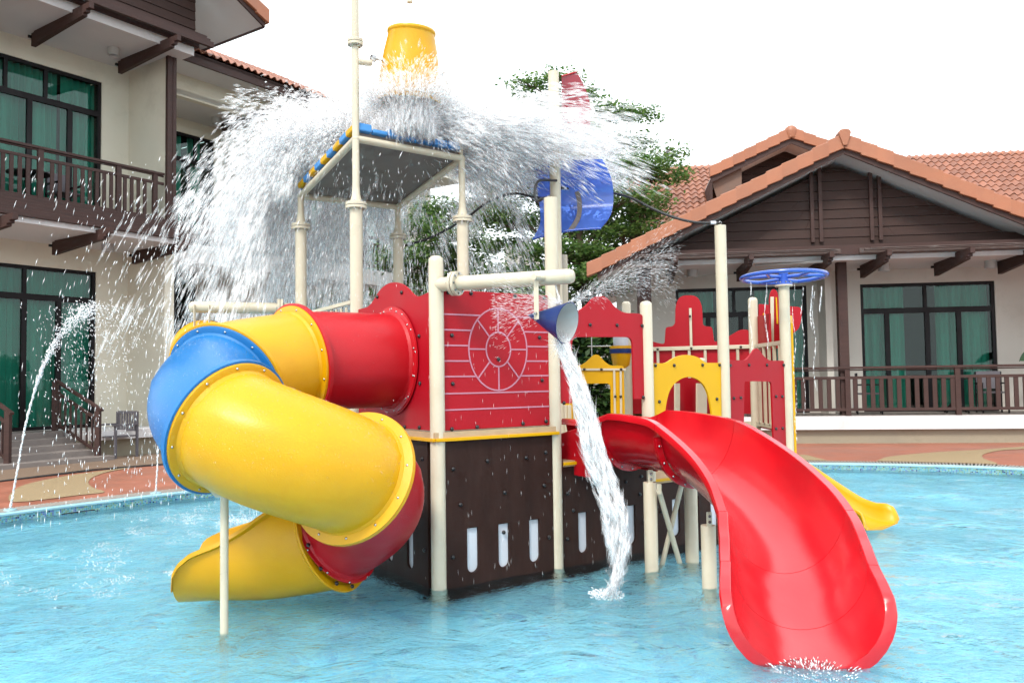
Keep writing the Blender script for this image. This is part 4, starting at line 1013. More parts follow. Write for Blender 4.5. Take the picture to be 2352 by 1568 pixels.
def window(fr, parent, o, s0, s1, z0, z1, zt, lower, upper, cur, seed=0, name='window'):
    """dark sliding door with a transom; lower/upper: fractions of mullions; cur: curtain spans (fractions)"""
    rr = random.Random(seed); mb = MB(); b = .07; of = o - .06
    for a in ((s0, s1, of - .05, of + .03, z0, z0 + b), (s0, s1, of - .05, of + .03, z1 - b, z1), (s0, s0 + b, of - .048, of + .028, z0 + b, z1 - b), (s1 - b, s1, of - .048, of + .028, z0 + b, z1 - b)): fr.box(mb, *a)
    w = s1 - s0
    if zt: fr.box(mb, s0 + b, s1 - b, of - .046, of + .026, zt - .06, zt + .06)
    o_ = mb.obj(name, 'frame', parent)
    def bars(fs, za, zb, bw):
        xs_ = [s0 + b]
        for f in fs:
            c = s0 + w * f; fr.box(MB(), c - bw, c + bw, of - .044, of + .024, za, zb).obj('mullion', 'frame', o_); xs_ += [c]
        xs_.append(s1 - b)
        for a, c in zip(xs_, xs_[1:]): fr.box(MB(), a, c, of - .012, of - .008, za, zb).obj('pane', 'glass', o_)
    if zt: bars(lower, z0 + b, zt - .06, .05); bars(upper, zt + .06, z1 - b, .035)
    else: bars(lower, z0 + b, z1 - b, .04)
    for a, c in cur:
        a = s0 + w * a; c = s0 + w * c; n = max(8, int((c - a) * 36)); mb = MB(); vs = []
        ph = rr.uniform(0, 6); amp = [rr.uniform(.5, 1.2) for _ in range(n + 1)]
        for i in range(n + 1):
            x = a + (c - a) * i / n; oo = of - .2 + .045 * math.sin(i * 1.35 + ph + .5 * math.sin(i * .31)) * amp[i]
            vs += [fr.at(x, oo, z0 + .03), fr.at(x, oo * 1 + 0, z1 - .03)]
        mb.add(vs, [(2 * i, 2 * i + 2, 2 * i + 3, 2 * i + 1) for i in range(n)]).obj('curtain', 'curtain', o_, 80)
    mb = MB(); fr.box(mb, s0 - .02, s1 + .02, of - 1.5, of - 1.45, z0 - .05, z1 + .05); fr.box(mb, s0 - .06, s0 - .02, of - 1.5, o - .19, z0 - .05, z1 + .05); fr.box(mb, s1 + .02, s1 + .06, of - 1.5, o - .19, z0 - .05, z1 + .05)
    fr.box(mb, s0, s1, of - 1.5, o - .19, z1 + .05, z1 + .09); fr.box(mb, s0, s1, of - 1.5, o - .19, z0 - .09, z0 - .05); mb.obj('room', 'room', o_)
    return o_
def railing(fr, parent, o, s0, s1, z0, z1, posts, gap=.145, bw=.07, ends=True):
    mb = MB(); fr.box(mb, s0, s1, o - .035, o + .045, z1 - .05, z1); fr.box(mb, s0, s1, o - .02, o + .02, z1 - .085, z1 - .06)
    fr.box(mb, s0, s1, o - .02, o + .02, z1 - .26, z1 - .20); fr.box(mb, s0, s1, o - .02, o + .02, z0 + .10, z0 + .16)
    o_ = mb.obj('railing', 'timber', parent, bevel=.006)
    me = fr.box(MB(), -bw / 2, bw / 2, -.014, .014, 0, z1 - .26 - z0 - .16); me.v = [tuple(V(v) - fr.O) for v in me.v]; me = me.mesh('baluster', M['timber'])
    pm_ = fr.box(MB(), -.05, .05, -.04, .03, 0, z1 - .05 - z0); pm_.v = [tuple(V(v) - fr.O) for v in pm_.v]; pm_ = pm_.mesh('rail_post', M['timber'])
    for p in posts: inst('rail_post', pm_, o_, Matrix.Translation(fr.at(p, o, z0)))
    x = s0 + gap * .7
    while x < s1 - .03:
        if all(abs(x - p) > .085 for p in posts): inst('baluster', me, o_, Matrix.Translation(fr.at(x, o, z0 + .16)))
        x += gap
    return o_
def lamp(fr, parent, s, o, z, r=.12):
    mb = MB().lathe([(r * .2, 0), (r, 0), (r, -.15), (r * .92, -.16), (r * .85, -.15), (r * .8, -.1)], fr.at(s, o, z), n=20, cap=False); return mb.obj('ceiling_lamp', 'lamp', parent, 40)
def bracket(fr, parent, s, o0, o1, z, h=.26, w=.09):
    """timber arm with a stepped tip reaching out over the front"""
    L = o1 - o0; pts = [(o0, z), (o0, z - h), (o0 + L * .72, z - h * .62), (o1 - .22, z - h * .55), (o1 - .22, z - h * .38), (o1 - .12, z - h * .38), (o1 - .12, z - h * .2), (o1, z - h * .2), (o1, z + .06), (o0 + .1, z + .06), (o0 + .1, z)]
    O = fr.at(s, 0, 0)
    mb = plate(MB(), pts, [], O, fr.n, w); o_ = mb.obj('bracket', 'timber', parent, bevel=.004)
    MB().hexa([fr.at(s + a, b, z - .10 + c) for c in (0, .05) for a, b in ((-.1, o0 + .02), (.1, o0 + .02), (.1, o0 - .02), (-.1, o0 - .02))]).obj('shoe', 'frame', o_)
    return o_
def planks(fr, parent, o, fn, z0, z1, h, name='plank', joint=None, seed=1):
    """boards over the outline given by fn(z) -> (s0, s1)"""
    rr = random.Random(seed); z = z0
    while z < z1 - .02:
        zt = min(z + h, z1); a, b = fn((z + zt) / 2); a2, b2 = fn(zt); a1, b1 = fn(z)
        if b - a > .1:
            cuts = [0, 1]
            if b - a > 3: cuts = [0, rr.uniform(.25, .4), rr.uniform(.6, .75), 1]
            for c0, c1 in zip(cuts, cuts[1:]):
                k0 = a1 + (b1 - a1) * c0 + .002; k1 = a1 + (b1 - a1) * c1 - .002; t0 = a2 + (b2 - a2) * c0 + .002; t1 = a2 + (b2 - a2) * c1 - .002
                e = .018; g = .006
                mb = MB().hexa([fr.at(k0, o + e, z + g), fr.at(k1, o + e, z + g), fr.at(k1, o - .02, z + g), fr.at(k0, o - .02, z + g), fr.at(t0, o, zt), fr.at(t1, o, zt), fr.at(t1, o - .02, zt), fr.at(t0, o - .02, zt)])
                mb.obj(name, 'plank', parent)
        z += h
# one S shaped roof tile; rows overlap with a real lip
def tile_mesh(w, l):
    n = 6; vs = []; th = .016
    for v, lift in ((0, .030), (l * 1.06, 0)):
        for k in (0, 1):
            for i in range(n + 1):
                x = w * i / n; z = .034 * math.sin(math.pi * 2 * i / n * 1.0 - math.pi / 2) + .034
                vs.append((x, v, z + lift - (th if k else 0)))
    a = n + 1; fs = []
    for i in range(n):
        fs += [(i, i + 1, 2 * a + i + 1, 2 * a + i), (i, a + i, a + i + 1, i + 1)]
    fs += [(0, 2 * a, 3 * a, a), (n, a + n, 3 * a + n, 2 * a + n)]
    return MB().add(vs, fs)
TW, TL = .20, .33
tmb = tile_mesh(TW, TL); ME_TILE = tmb.mesh('roof_tile', M['tile'], smooth=50)
def tiled_slope(parent, p0, d, up, ncol, nrow, want, name='roof_tile'):
    """tiles from the eave corner p0 along d, rows along up; want(point) picks those kept as parts"""
    nz = d.cross(up).normalized(); rest = MB(); k = 0
    tv = [v.co.copy() for v in ME_TILE.vertices]; tf_ = [tuple(f.vertices) for f in ME_TILE.polygons]
    cells = []
    for r in range(nrow):
        for c in range(ncol):
            p = p0 + d * (c * TW) + up * (r * TL) + nz * random.uniform(0, .006) ; cells.append(p)
    picks = sorted([i for i, p in enumerate(cells) if want(p)], key=lambda i: cells[i].length)[:290]
    ps = set(picks)
    for i, p in enumerate(cells):
        mw = frame_m(p, d, up, nz)
        if i in ps: inst(name, ME_TILE, parent, mw)
        else: rest.add([mw @ v for v in tv], tf_)
    if rest.v: tag(rest.obj('roof_tiles', 'tile', parent, 50), kind='stuff')

# ---------------- left house
LF = Fr((-9.15, 14.8), (.564, .826)); lh = thing('left_house', LF.at(0, -1, 0), 'two storey cream house at left with brown balcony, green curtains and entrance steps', 'house')
ZC1, ZF2, ZC2, ZF1 = 4.41, 4.90, 8.52, .62
wA = [LF.px(233, 400, -1.4)[0], -1.05]
zt2 = LF.px(235, 190, -1.4)[1]; zt1 = LF.px(222, 625, -1.4)[1]
ws0, ws1 = -1.3, wA[0]
wall(LF, lh, -1.4, -4, 3.2, .1, ZF2, [(ws0, LF.px(221, 700, -1.4)[0], ZF1, zt1)], 'wall')
wall(LF, lh, -1.4, -4, 3.2, ZF2 + .0, 9.4, [(ws0, ws1, ZF2 + .05, zt2)], 'wall')
tr2 = LF.px(235, 264, -1.4)[1]; tr1 = LF.px(200, 690, -1.4)[1]
window(LF, lh, -1.4, ws0, ws1, ZF2 + .05, zt2, tr2, (.36, .62, .83), (.5, .70), [(0, .42), (.46, .78), (.80, .99)], 3)
window(LF, lh, -1.4, ws0, LF.px(221, 700, -1.4)[0], ZF1, zt1, tr1, (.42, .62, .80), (.40, .62), [(0, .99)], 4)
tbox(LF, 'side_wall', 'wall', lh, 3.2, 3.42, -3.4, .02, ZF2, ZC2)
tbox(LF, 'side_wall', 'wall', lh, 3.2, 3.42, -3.4, .0, ZF1, ZC1)
tbox(LF, 'ceiling', 'ceil', lh, -4, 3.5, -1.4, .52, ZC2, ZC2 + .12); tbox(LF, 'slab_edge', 'slab', lh, -4, 3.5, .52, .56, ZC2 - .015, ZC2 + .17)
zs0, zs1 = LF.px(130, 521, .62)[1], LF.px(130, 507, .62)[1]
tbox(LF, 'ceiling', 'ceil', lh, -4, 3.45, -1.4, .58, ZC1, ZC1 + .08); tbox(LF, 'slab_edge', 'slab', lh, -4, 3.45, .58, .62, ZC1 - .015, zs1); tbox(LF, 'beam', 'timber', lh, -4, 3.45, -1.4, .0, ZC1 + .09, ZF2 - .05)
tbox(LF, 'balcony_floor', 'step', lh, -4, 3.45, -1.4, .1, ZF2 - .05, ZF2)
for i, oo in enumerate((.06, .20, .34, .48, .62)):
    zz = ZF2 + .07 + (zs1 + .10 - ZF2 - .07) * i / 4; tbox(LF, 'edge_board', 'timber', lh, -4, 3.6, oo, oo + .11, zz - .12, zz, bevel=.004)
for i, (oo, zz) in enumerate(((.62, 8.98), (.74, 8.88), (.86, 8.78))): tbox(LF, 'edge_board', 'timber', lh, -4, 3.72, oo, oo + .08, zz - .12, zz, bevel=.004)
tbox(LF, 'beam', 'timber', lh, -4, 3.6, .50, .60, 8.70, 8.92, bevel=.004)
railing(LF, lh, 0.02, -2.6, 3.15, ZF2 - .02, 5.98, [-1.2, .62, 2.15, 2.95])
bars_ = tbox(LF, 'post', 'timber', lh, 3.17, 3.25, .04, .12, 4.4, 9.0); tbox(LF, 'post', 'timber', lh, 3.30, 3.38, .04, .12, 4.4, 9.0); tbox(LF, 'post', 'timber', lh, -.34, -.2, .04, .14, 4.4, 9.0)
tbox(LF, 'post', 'timber', lh, 3.24, 3.34, .05, .11, 5, 12)
for s_ in (-.85, .95, 2.75): bracket(LF, lh, s_, -1.0, 1.15, ZC2 - .02)
for s_ in (-.3, 1.4, 3.1): bracket(LF, lh, s_, -1.0, 1.1, ZC1 - .02)
lamp(LF, lh, *[LF.px(262, 95, -.45)[0]], -.45, ZC2); lamp(LF, lh, LF.px(248, 555, -.5)[0], -.5, ZC1)
# gable above the balcony, roof slab with overhang
planks(LF, lh, .45, lambda z: (-5.5 + max(0, (z - 9.0)) * 1.0, min(3.6, 3.6 - (z - 9.95) * 2 if z > 9.95 else 3.6)), 8.92, 12.6, .20, seed=4)
rz = lambda s_: 9.42 + (4.75 - s_) * .5
mb = MB().hexa([LF.at(a, b, rz(a) + c) for c in (0, .14) for a, b in ((-1, 1.25), (4.75, 1.25), (4.75, -1.0), (-1, -1.0))]); mb.obj('roof_slab', 'ceil', lh)
mb = MB().hexa([LF.at(a, b, rz(a) + c) for c in (-.02, .20) for a, b in ((-1, 1.29), (4.78, 1.29), (4.78, 1.25), (-1, 1.25))]); mb.obj('fascia', 'timber', lh)
tbox(LF, 'fascia', 'timber', lh, 4.75, 4.79, -1.0, 1.25, 9.38, 9.58)
vt = MB()
for i in range(16):
    a = 4.85 - i * .33; b = a - .345
    MB().hexa([LF.at(x, y, rz(x) + c + (0.032 if x == a else 0)) for c in (.08, .40) for x, y in ((b, 1.36), (a, 1.36), (a, 1.08), (b, 1.08))]).obj('verge_tile', 'vtile', lh, bevel=.01)
mb = MB().hexa([LF.at(a, b, rz(a) + c) for c in (.15, .24) for a, b in ((-1, 1.08), (4.85, 1.08), (4.85, -6), (-1, -6))]); mb.obj('roof', 'tile', lh)
# floor terrace, plinth and steps
tbox(LF, 'terrace', 'slab', lh, 1.45, 12, -1.4, .42, .45, ZF1); tbox(LF, 'terrace', 'slab', lh, -4, -.3, -1.4, .42, .45, ZF1)
tbox(LF, 'plinth', 'plinth', lh, 1.45, 12, -1.4, .30, .0, .45); tbox(LF, 'plinth', 'plinth', lh, -4, -.3, -1.4, .30, .0, .45)
for i in range(5): tbox(LF, 'step', 'step', lh, -.45 - .06 * i, 1.42 + (.04 * i), -1.4, -.95 + .40 * (i + 1) * .95, .0, ZF1 - .105 * i - .002 * i, bevel=.01)
def stair_rail(fr, parent, s):
    a = fr.at(s, -.85, ZF1 + .02); b = fr.at(s, .72, .12); o_ = MB().bar(a + V((0, 0, .98)), b + V((0, 0, .98)) + fr.n * .14 - V((0, 0, .06)), .07, .05).obj('stair_rail', 'timber', parent, bevel=.006)
    q0 = a + V((0, 0, .76)); q1 = b + V((0, 0, .74)); r0 = a + V((0, 0, .14)); r1 = b + V((0, 0, .14))
    MB().bar(q0, q1, .04, .05).bar(r0, r1, .04, .05).obj('rail_bar', 'timber', o_)
    for k in (0, 1): p = a.lerp(b, k); MB().bar(p + V((0, 0, -.05)), p + V((0, 0, .96)), .09, .09, V((0, 1, 0))).obj('newel', 'timber', o_, bevel=.004)
    for k in range(1, 8): MB().bar(r0.lerp(r1, k / 8), q0.lerp(q1, k / 8), .022, .05, V((0, 1, 0))).obj('baluster', 'timber', o_)
stair_rail(LF, lh, 1.38); stair_rail(LF, lh, -.2)
# ---------------- second unit of the same row, set back: its own house
rh = thing('set_back_house', LF.at(7, -3, 0), 'cream two storey house set back behind the water splash with tiled eave', 'house')
ob = -3.35; t8 = LF.px(440, 310, ob)[1]; sB0 = LF.px(386, 400, ob)[0]; sB1 = LF.px(492, 400, ob)[0]
zb1 = LF.px(400, 785, ob)[1]; zb2 = LF.px(400, 590, ob)[1]
g0, g1 = LF.px(357, 700, ob)[0], LF.px(450, 700, ob)[0]
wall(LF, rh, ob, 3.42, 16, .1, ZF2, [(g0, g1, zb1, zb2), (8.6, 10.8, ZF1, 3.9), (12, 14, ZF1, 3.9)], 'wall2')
wall(LF, rh, ob, 3.42, 16, ZF2, 9.4, [(sB0, sB1, ZF2 + .05, t8), (8.9, 11.0, ZF2 + .05, t8), (12, 14, ZF2 + .05, t8)], 'wall')
window(LF, rh, ob, sB0, sB1, ZF2 + .05, t8, t8 - .7, (.45,), (.6,), [(0, .4), (.5, .8)], 5)
window(LF, rh, ob, 8.9, 11.0, ZF2 + .05, t8, t8 - .7, (.33, .66), (.5,), [(0, .3), (.7, 1)], 6)
window(LF, rh, ob, 12, 14, ZF2 + .05, t8, t8 - .7, (.33, .66), (.5,), [(0, .3), (.7, 1)], 7)
window(LF, rh, ob, g0, g1, zb1, zb2, None, (.5,), (), [(.0, .4)], 8)
window(LF, rh, ob, 8.6, 10.8, ZF1, 3.9, 3.2, (.33, .66), (.5,), [(0, .35), (.6, 1)], 9); window(LF, rh, ob, 12, 14, ZF1, 3.9, 3.2, (.33, .66), (.5,), [(0, .35)], 10)
tbox(LF, 'side_wall', 'wall', rh, 7.05, 7.25, ob, -1.95, ZF2, ZC2)
tbox(LF, 'ceiling', 'ceil', rh, 3.42, 16, ob, -1.75, ZC2 - .02, ZC2 + .1); tbox(LF, 'eave_beam', 'wall', rh, 3.42, 16, -1.95, -1.75, ZC2 - .06, 9.0)
tbox(LF, 'soffit', 'ceil', rh, 3.42, 10, -1.75, -.86, 9.0, 9.08)
tbox(LF, 'ceiling', 'ceil', rh, 3.45, 16, ob, -1.5, ZC1, ZF2 - .04); tbox(LF, 'balcony_floor', 'step', rh, 3.45, 16, ob, -1.9, ZF2 - .04, ZF2)
tbox(LF, 'fascia', 'timber', rh, 3.8, 10, -.86, -.80, 8.96, 9.20)
railing(LF, rh, -1.95, 3.5, 14, ZF2, 5.98, [4.6, 6.6, 8.6, 10.6, 12.6])
bracket(LF, rh, 6.7, -2.8, -1.0, ZC2 - .03); bracket(LF, rh, 9.5, -2.8, -1.0, ZC2 - .03)
lamp(LF, rh, 6.35, -2.6, ZC2 - .02); lamp(LF, rh, 10, -2.6, ZC2 - .02)
up = (LF.n * -1 + V((0, 0, .5))).normalized()
mb = MB().hexa([LF.at(3.8, -.8, 9.12), LF.at(10, -.8, 9.12), LF.at(10, -6, 11.72), LF.at(3.8, -6, 11.72), LF.at(3.8, -.8, 9.18), LF.at(10, -.8, 9.18), LF.at(10, -6, 11.78), LF.at(3.8, -6, 11.78)]); mb.obj('roof_slab', 'timber', rh)
tiled_slope(rh, LF.at(3.8, -.74, 9.2), LF.d, up, 31, 14, lambda p: p.z < 9.5)

# ---------------- right house
RF = Fr((7.40, 17.0), (1, -.13)); rt = thing('right_house', RF.at(2, -2, 0), 'low house at right with brown boarded gable, terracotta roof and railed terrace', 'house')
RW = -1.6; RZF = .66
wt0, wzt = RF.px(1975, 653, RW); wt1 = RF.px(2286, 700, RW)[0]
wl0 = RF.px(1552, 700, RW)[0]; wl1 = RF.px(1853, 700, RW)[0]
ztr = RF.px(2100, 712, RW)[1]; wztL = RF.px(1700, 660, RW)[1]
zce = RF.px(1800, 600, .35)[1]
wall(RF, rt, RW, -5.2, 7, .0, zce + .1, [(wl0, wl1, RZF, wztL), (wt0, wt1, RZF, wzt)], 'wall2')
window(RF, rt, RW, wt0, wt1, RZF, wzt, ztr, (.20, .5, .735), (.49,), [(.02, .35), (.58, .98)], 11)
window(RF, rt, RW, wl0, wl1, RZF, wztL, ztr, (.25, .5, .75), (.45,), [(.02, .3), (.62, .98)], 12)
tbox(RF, 'ceiling', 'ceil', rt, -5.2, 7, RW, .35, zce, zce + .1); tbox(RF, 'slab_edge', 'slab', rt, -4.6, 7, .35, .39, zce - .02, zce + .12)
tbox(RF, 'side_wall', 'wall2', rt, RF.px(1880, 700, RW)[0] - .02, RF.px(1880, 700, RW)[0] + .12, RW, -.9, RZF, zce)
so_s = RF.px(1937, 760, -.1)[0]
tbox(RF, 'post', 'timber', rt, so_s - .1, so_s + .09, -.22, -.04, RZF, zce)
tbox(RF, 'corner_post', 'timber', rt, -4.75, -4.45, -.3, 0, .1, zce)
for s_, w_ in ((RF.px(1873, 470, .12)[0], .06), (RF.px(2009, 470, .12)[0], .06)):
    for k in (-1, 1): tbox(RF, 'batten', 'timber', rt, s_ + k * .085 - .035, s_ + k * .085 + .035, .12, .19, 4.25, min(6.6, RF.px(1940, 385, .12)[1] - abs(s_) * .0))
# terrace
tbox(RF, 'terrace', 'slab', rt, -6, 8, RW, .12, RZF - .27, RZF); tbox(RF, 'plinth', 'plinth', rt, -6, 8, RW, -.0, .0, RZF - .27)
tbox(RF, 'floor_finish', 'step', rt, -6, 8, RW, .0, RZF, RZF + .012)
po = [RF.px(x, 900, 0)[0] for x in (1713, 1937 + 6, 2205, 2435, 2480)]
po = [RF.px(x, 900, 0)[0] for x in (1720, 1947, 2200, 2468)]
railing(RF, rt, 0, RF.px(1560, 900, 0)[0], 5.6, RZF, RF.px(2000, 841, 0)[1], po + [RF.px(2463 - 16, 900, 0)[0] * 0 + 20], gap=.172, bw=.085)
for x in (1590, 1825, 2030, 2275): lamp(RF, rt, RF.px(x, 605, -.6)[0], -.6, zce)
for x in (1545, 1710, 1885, 2010, 2190, 2345): bracket(RF, rt, RF.px(x, 590, .2)[0], -.75, 1.12, zce - .0, h=.27)
# weathered beam with the gap at the broken joint
s_a = RF.px(1745, 575, .62)[0]; s_b = RF.px(1942, 590, .62)[0]; s_c = RF.px(1975, 590, .62)[0]
M['beam'] = pm('weathered_beam', (.085, .05, .042), .6, .2, 3, .3, 30, stretch=(1, 1, 5), dirt=(.30, .26, .24, .5), dscale=4)
z_b = RF.px(1800, 571, .6)[1]; z_bb = RF.px(1800, 590, .6)[1]
for i, (oo, dz) in enumerate(((.60, 0), (.76, 0.02), (.92, .04))):
    mb = RF.box(MB(), -4.7, s_b - .08 * i - .1, oo, oo + .07, z_bb + .02 + .03 * i, z_b - .05 - .03 * i); mb.obj('edge_beam', 'beam', rt, bevel=.008)
    mb = RF.box(MB(), s_c - .02 + .06 * i - .0, 7, oo, oo + .07, z_bb + .02 + .03 * i, z_b - .05 - .03 * i); mb.obj('edge_beam', 'beam', rt, bevel=.008)
mb = MB().hexa([RF.at(a, b, c) for c in (z_bb + .02, z_b + .05) for a, b in ((-4.7, .5), (7, .5), (7, .4), (-4.7, .4))]); mb.obj('beam', 'timber', rt)
# gable
OV = .75                                                    # overhang of the verge
aps, apz = RF.px(1938, 347, OV); lps, lpz = RF.px(1372, 632, OV)
sl_g = (apz - lpz) / (aps - lps)
gz = lambda s_: apz - abs(s_ - aps) * sl_g
planks(RF, rt, .10, lambda z: (aps - (apz - .12 - z) / sl_g, aps + (apz - .12 - z) / sl_g) if z > 4.2 else (-4.7, 7), zce + .1, apz - .2, .195, seed=9)
tbox(RF, 'gable_wall', 'room', rt, -4.6, 7, .02, .05, zce + .05, zce + .15)
for sg in (-1, 1):
    e = aps + sg * (aps - lps + .0) if sg < 0 else 8.2
    for nm, o0, o1, c0, c1, mt in (('roof_slab', -7, OV - .03, -.02, .10, 'ceil'), ('fascia', OV - .03, OV + .02, -.06, .16, 'timber')):
        MB().hexa([RF.at(a, b, gz(a) + c) for c in (c0, c1) for a, b in (((e, o1), (aps, o1), (aps, o0), (e, o0)) if sg < 0 else ((aps, o1), (e, o1), (e, o0), (aps, o0)))]).obj(nm, mt, rt)
    MB().hexa([RF.at(a, b, gz(a) + c) for c in (.105, .15) for a, b in (((e, OV - .1), (aps, OV - .1), (aps, -7), (e, -7)) if sg < 0 else ((aps, OV - .1), (e, OV - .1), (e, -7), (aps, -7)))]).obj('roof', 'tile', rt)
    cosg = 1 / math.hypot(1, sl_g); n = int(abs(e - aps) / (.335 * cosg)) + 1
    for i in range(n):
        a = aps + sg * i * .335 * cosg; b = a + sg * .355 * cosg
        if sg < 0: ring_ = ((b, OV + .09), (a, OV + .09), (a, OV - .16), (b, OV - .16))
        else: ring_ = ((a, OV + .09), (b, OV + .09), (b, OV - .16), (a, OV - .16))
        j = random.uniform(0, .012)
        MB().hexa([RF.at(x, y, gz(x) + c + (.032 if x == b else 0) + j) for c in (.03, .32) for x, y in ring_]).obj('verge_tile', 'vtile', rt, bevel=.012)
# rounded cap at the apex
MB().add(*(lambda prof: ([RF.at(aps + x, OV + .10 + d_, apz + z) for d_ in (.03, -.3) for x, z in prof], [tuple(range(len(prof))), tuple(range(len(prof), 2 * len(prof)))[::-1]] + [(i, i + len(prof), (i + 1) % len(prof) + len(prof), (i + 1) % len(prof)) for i in range(len(prof))]))([(-.04, .08), (.04, .08), (.10, .27), (.12, .34), (.09, .40), (0, .42), (-.09, .40), (-.12, .34), (-.10, .27)])).obj('ridge_cap', 'vtile', rt, bevel=.012)
# upper small gable behind
UO = -4.4; ua_s, ua_z = RF.px(1817, 322, UO); ul_s, ul_z = RF.px(1632, 412, UO); us = (ua_z - ul_z) / (ua_s - ul_s)
uz = lambda s_: ua_z - abs(s_ - ua_s) * us
planks(RF, rt, UO - .9, lambda z: (max(RF.px(1702, 380, UO - .9)[0], ua_s - (ua_z - z) / us), ua_s + (ua_z - z) / us), ul_z - .1, ua_z - .05, .195, seed=12)
tbox(RF, 'upper_wall', 'wall2', rt, RF.px(1702, 430, UO - .9)[0], ua_s + 2, UO - 1.2, UO - .92, 4.2, ul_z - .08)
for sg in (-1, 1):
    e = ul_s if sg < 0 else ua_s + (ua_s - ul_s)
    o0s = ((e, UO), (ua_s, UO), (ua_s, UO - 3), (e, UO - 3)) if sg < 0 else ((ua_s, UO), (e, UO), (e, UO - 3), (ua_s, UO - 3))
    MB().hexa([RF.at(a, b, uz(a) + c) for c in (-.05, .05) for a, b in o0s]).obj('roof_slab', 'ceil', rt)
    f0 = tuple((a, UO + .03 if b == UO else UO) for a, b in o0s); MB().hexa([RF.at(a, b, uz(a) + c) for c in (-.10, .12) for a, b in f0]).obj('fascia', 'timber', rt)
    n = int(abs(e - ua_s) / .3) + 1
    for i in range(n):
        a = ua_s + sg * i * .3; b = a + sg * .315
        ring_ = ((b, UO + .09), (a, UO + .09), (a, UO - .16), (b, UO - .16)) if sg < 0 else ((a, UO + .09), (b, UO + .09), (b, UO - .16), (a, UO - .16))
        MB().hexa([RF.at(x, y, uz(x) + c + (.032 if x == b else 0)) for c in (.03, .32) for x, y in ring_]).obj('verge_tile', 'vtile', rt, bevel=.012)
MB().lathe([(.13, .0), (.16, .16), (.15, .26), (.08, .32), (.01, .33)], RF.at(ua_s, UO, ua_z + .05), n=16).obj('ridge_cap', 'vtile', rt, 50)
tbox(RF, 'side_wall', 'wall2', rt, RF.px(1702, 430, UO - .9)[0] - .05, RF.px(1702, 430, UO - .9)[0] + .05, UO - 3, UO - .95, 4.2, ul_z + .1)
MB().hexa([RF.at(a, b, c) for c in (ul_z - .55, ul_z - .02) for a, b in ((ul_s - .02, UO + .02), (ul_s + .04, UO + .02), (ul_s + .04, UO - 3), (ul_s - .02, UO - 3))]).obj('side_board', 'timber', rt)
plate(MB(), [RF.px(x, y, UO - .15) for x, y in ((1634, 418), (1703, 384), (1703, 452), (1650, 466))], [], RF.O + RF.n * (UO - .15), RF.d, .05).obj('soffit_box', 'soffitwood', rt)
# long main roof
ez, eo, rz_, ro_ = 5.30, -3.9, 7.78, -7.6
upv = (RF.n * (ro_ - eo) + V((0, 0, rz_ - ez))); Ls = upv.length; upv.normalize()
s00 = RF.px(1440, 450, -6)[0]; s11 = 9.5
MB().hexa([RF.at(a, b, c) for a, b, c in ((s00, eo, ez - .1), (s11, eo, ez - .1), (s11, ro_, rz_ - .1), (s00, ro_, rz_ - .1), (s00, eo, ez), (s11, eo, ez), (s11, ro_, rz_), (s00, ro_, rz_))]).obj('roof_slab', 'timber', rt)
tbox(RF, 'fascia', 'timber', rt, s00, s11, eo - .02, eo + .05, ez - .24, ez + .02); tbox(RF, 'back_wall', 'wall2', rt, s00 + .6, s11, eo - 1, eo - .8, .1, ez)
vis = lambda p: (lambda a: (.17 < a < .235) or (.50 < a < .66 and p.z > 6.2))(p.x / p.y)
tiled_slope(rt, RF.at(s00, eo + .06, ez + .03), RF.d, upv, int((s11 - s00) / TW), int(Ls / TL) + 1, vis)
for i in range(int((s11 - s00) / .4)):
    if i % 1 == 0: MB().lathe([(.10, 0), (.115, .36), (.115, .42)], RF.at(s00 + i * .4, ro_, rz_ + .02), RF.d, 10).obj('ridge_tile', 'vtile', rt, 50)
# curved drain pipe at the joint of the beam
MB().tube(catmull([RF.at(s_a, 0, zce - .02) + V((0, 0, 0)), PY(1895, 600, 16.6), PY(1903, 596, 16.5), PY(1908, 582, 16.4)], 5), .03, 10).obj('drain_pipe', 'lamp', rt, 50)
# small low building between tree and right house, seen behind the arch panel
sb_ = thing('garden_wall', PY(1300, 760, 15.5), 'grey rendered low wall with a raking end behind the red arch', 'wall')
a_ = PY(1190, 745, 15.2); b_ = PY(1432, 700, 15.6)
mb = MB().box((PY(1205, 800, 15.4).x, 15.4, .1), (PY(1420, 800, 15.4).x, 15.6, PY(1330, 717, 15.4).z)); mb.obj('wall_block', 'wall2', sb_)
# ------------------------------------------------------------ terrace furniture
def chair(name, loc, rz, label, mat='metalgrey', group=None, sc=1):
    th = thing(name, loc, label, 'chair', group); Rm = Matrix.Rotation(rz, 3, 'Z')
    def bx(nm, a, b, parent=th, m_=mat):
        mb = MB().box(a, b); mb.v = [tuple(loc + Rm @ (V(v) * sc)) for v in mb.v]; return mb.obj(nm, m_, parent)
    for x in (-.27, .27):
        bx('leg', (x - .02, -.27, 0), (x + .02, -.23, .62)); bx('leg', (x - .02, .22, 0), (x + .02, .26, .88)); bx('armrest', (x - .035, -.30, .62), (x + .035, .24, .65))
    seat = bx('seat', (-.25, -.26, .40), (.25, .24, .425))
    bk_ = bx('backrest', (-.25, .22, .84), (.25, .25, .89)); bx('rail', (-.25, .22, .50), (.25, .25, .54), bk_)
    for k in range(7): x = -.21 + k * .07; bx('slat', (x - .018, .225, .54), (x + .018, .245, .84), bk_)
    return th
c0 = PZ(268, 1050, .105); chair('patio_chair', V((c0.x, c0.y, .105)), R(-25), 'weathered grey slatted armchair standing beside the left entrance steps')
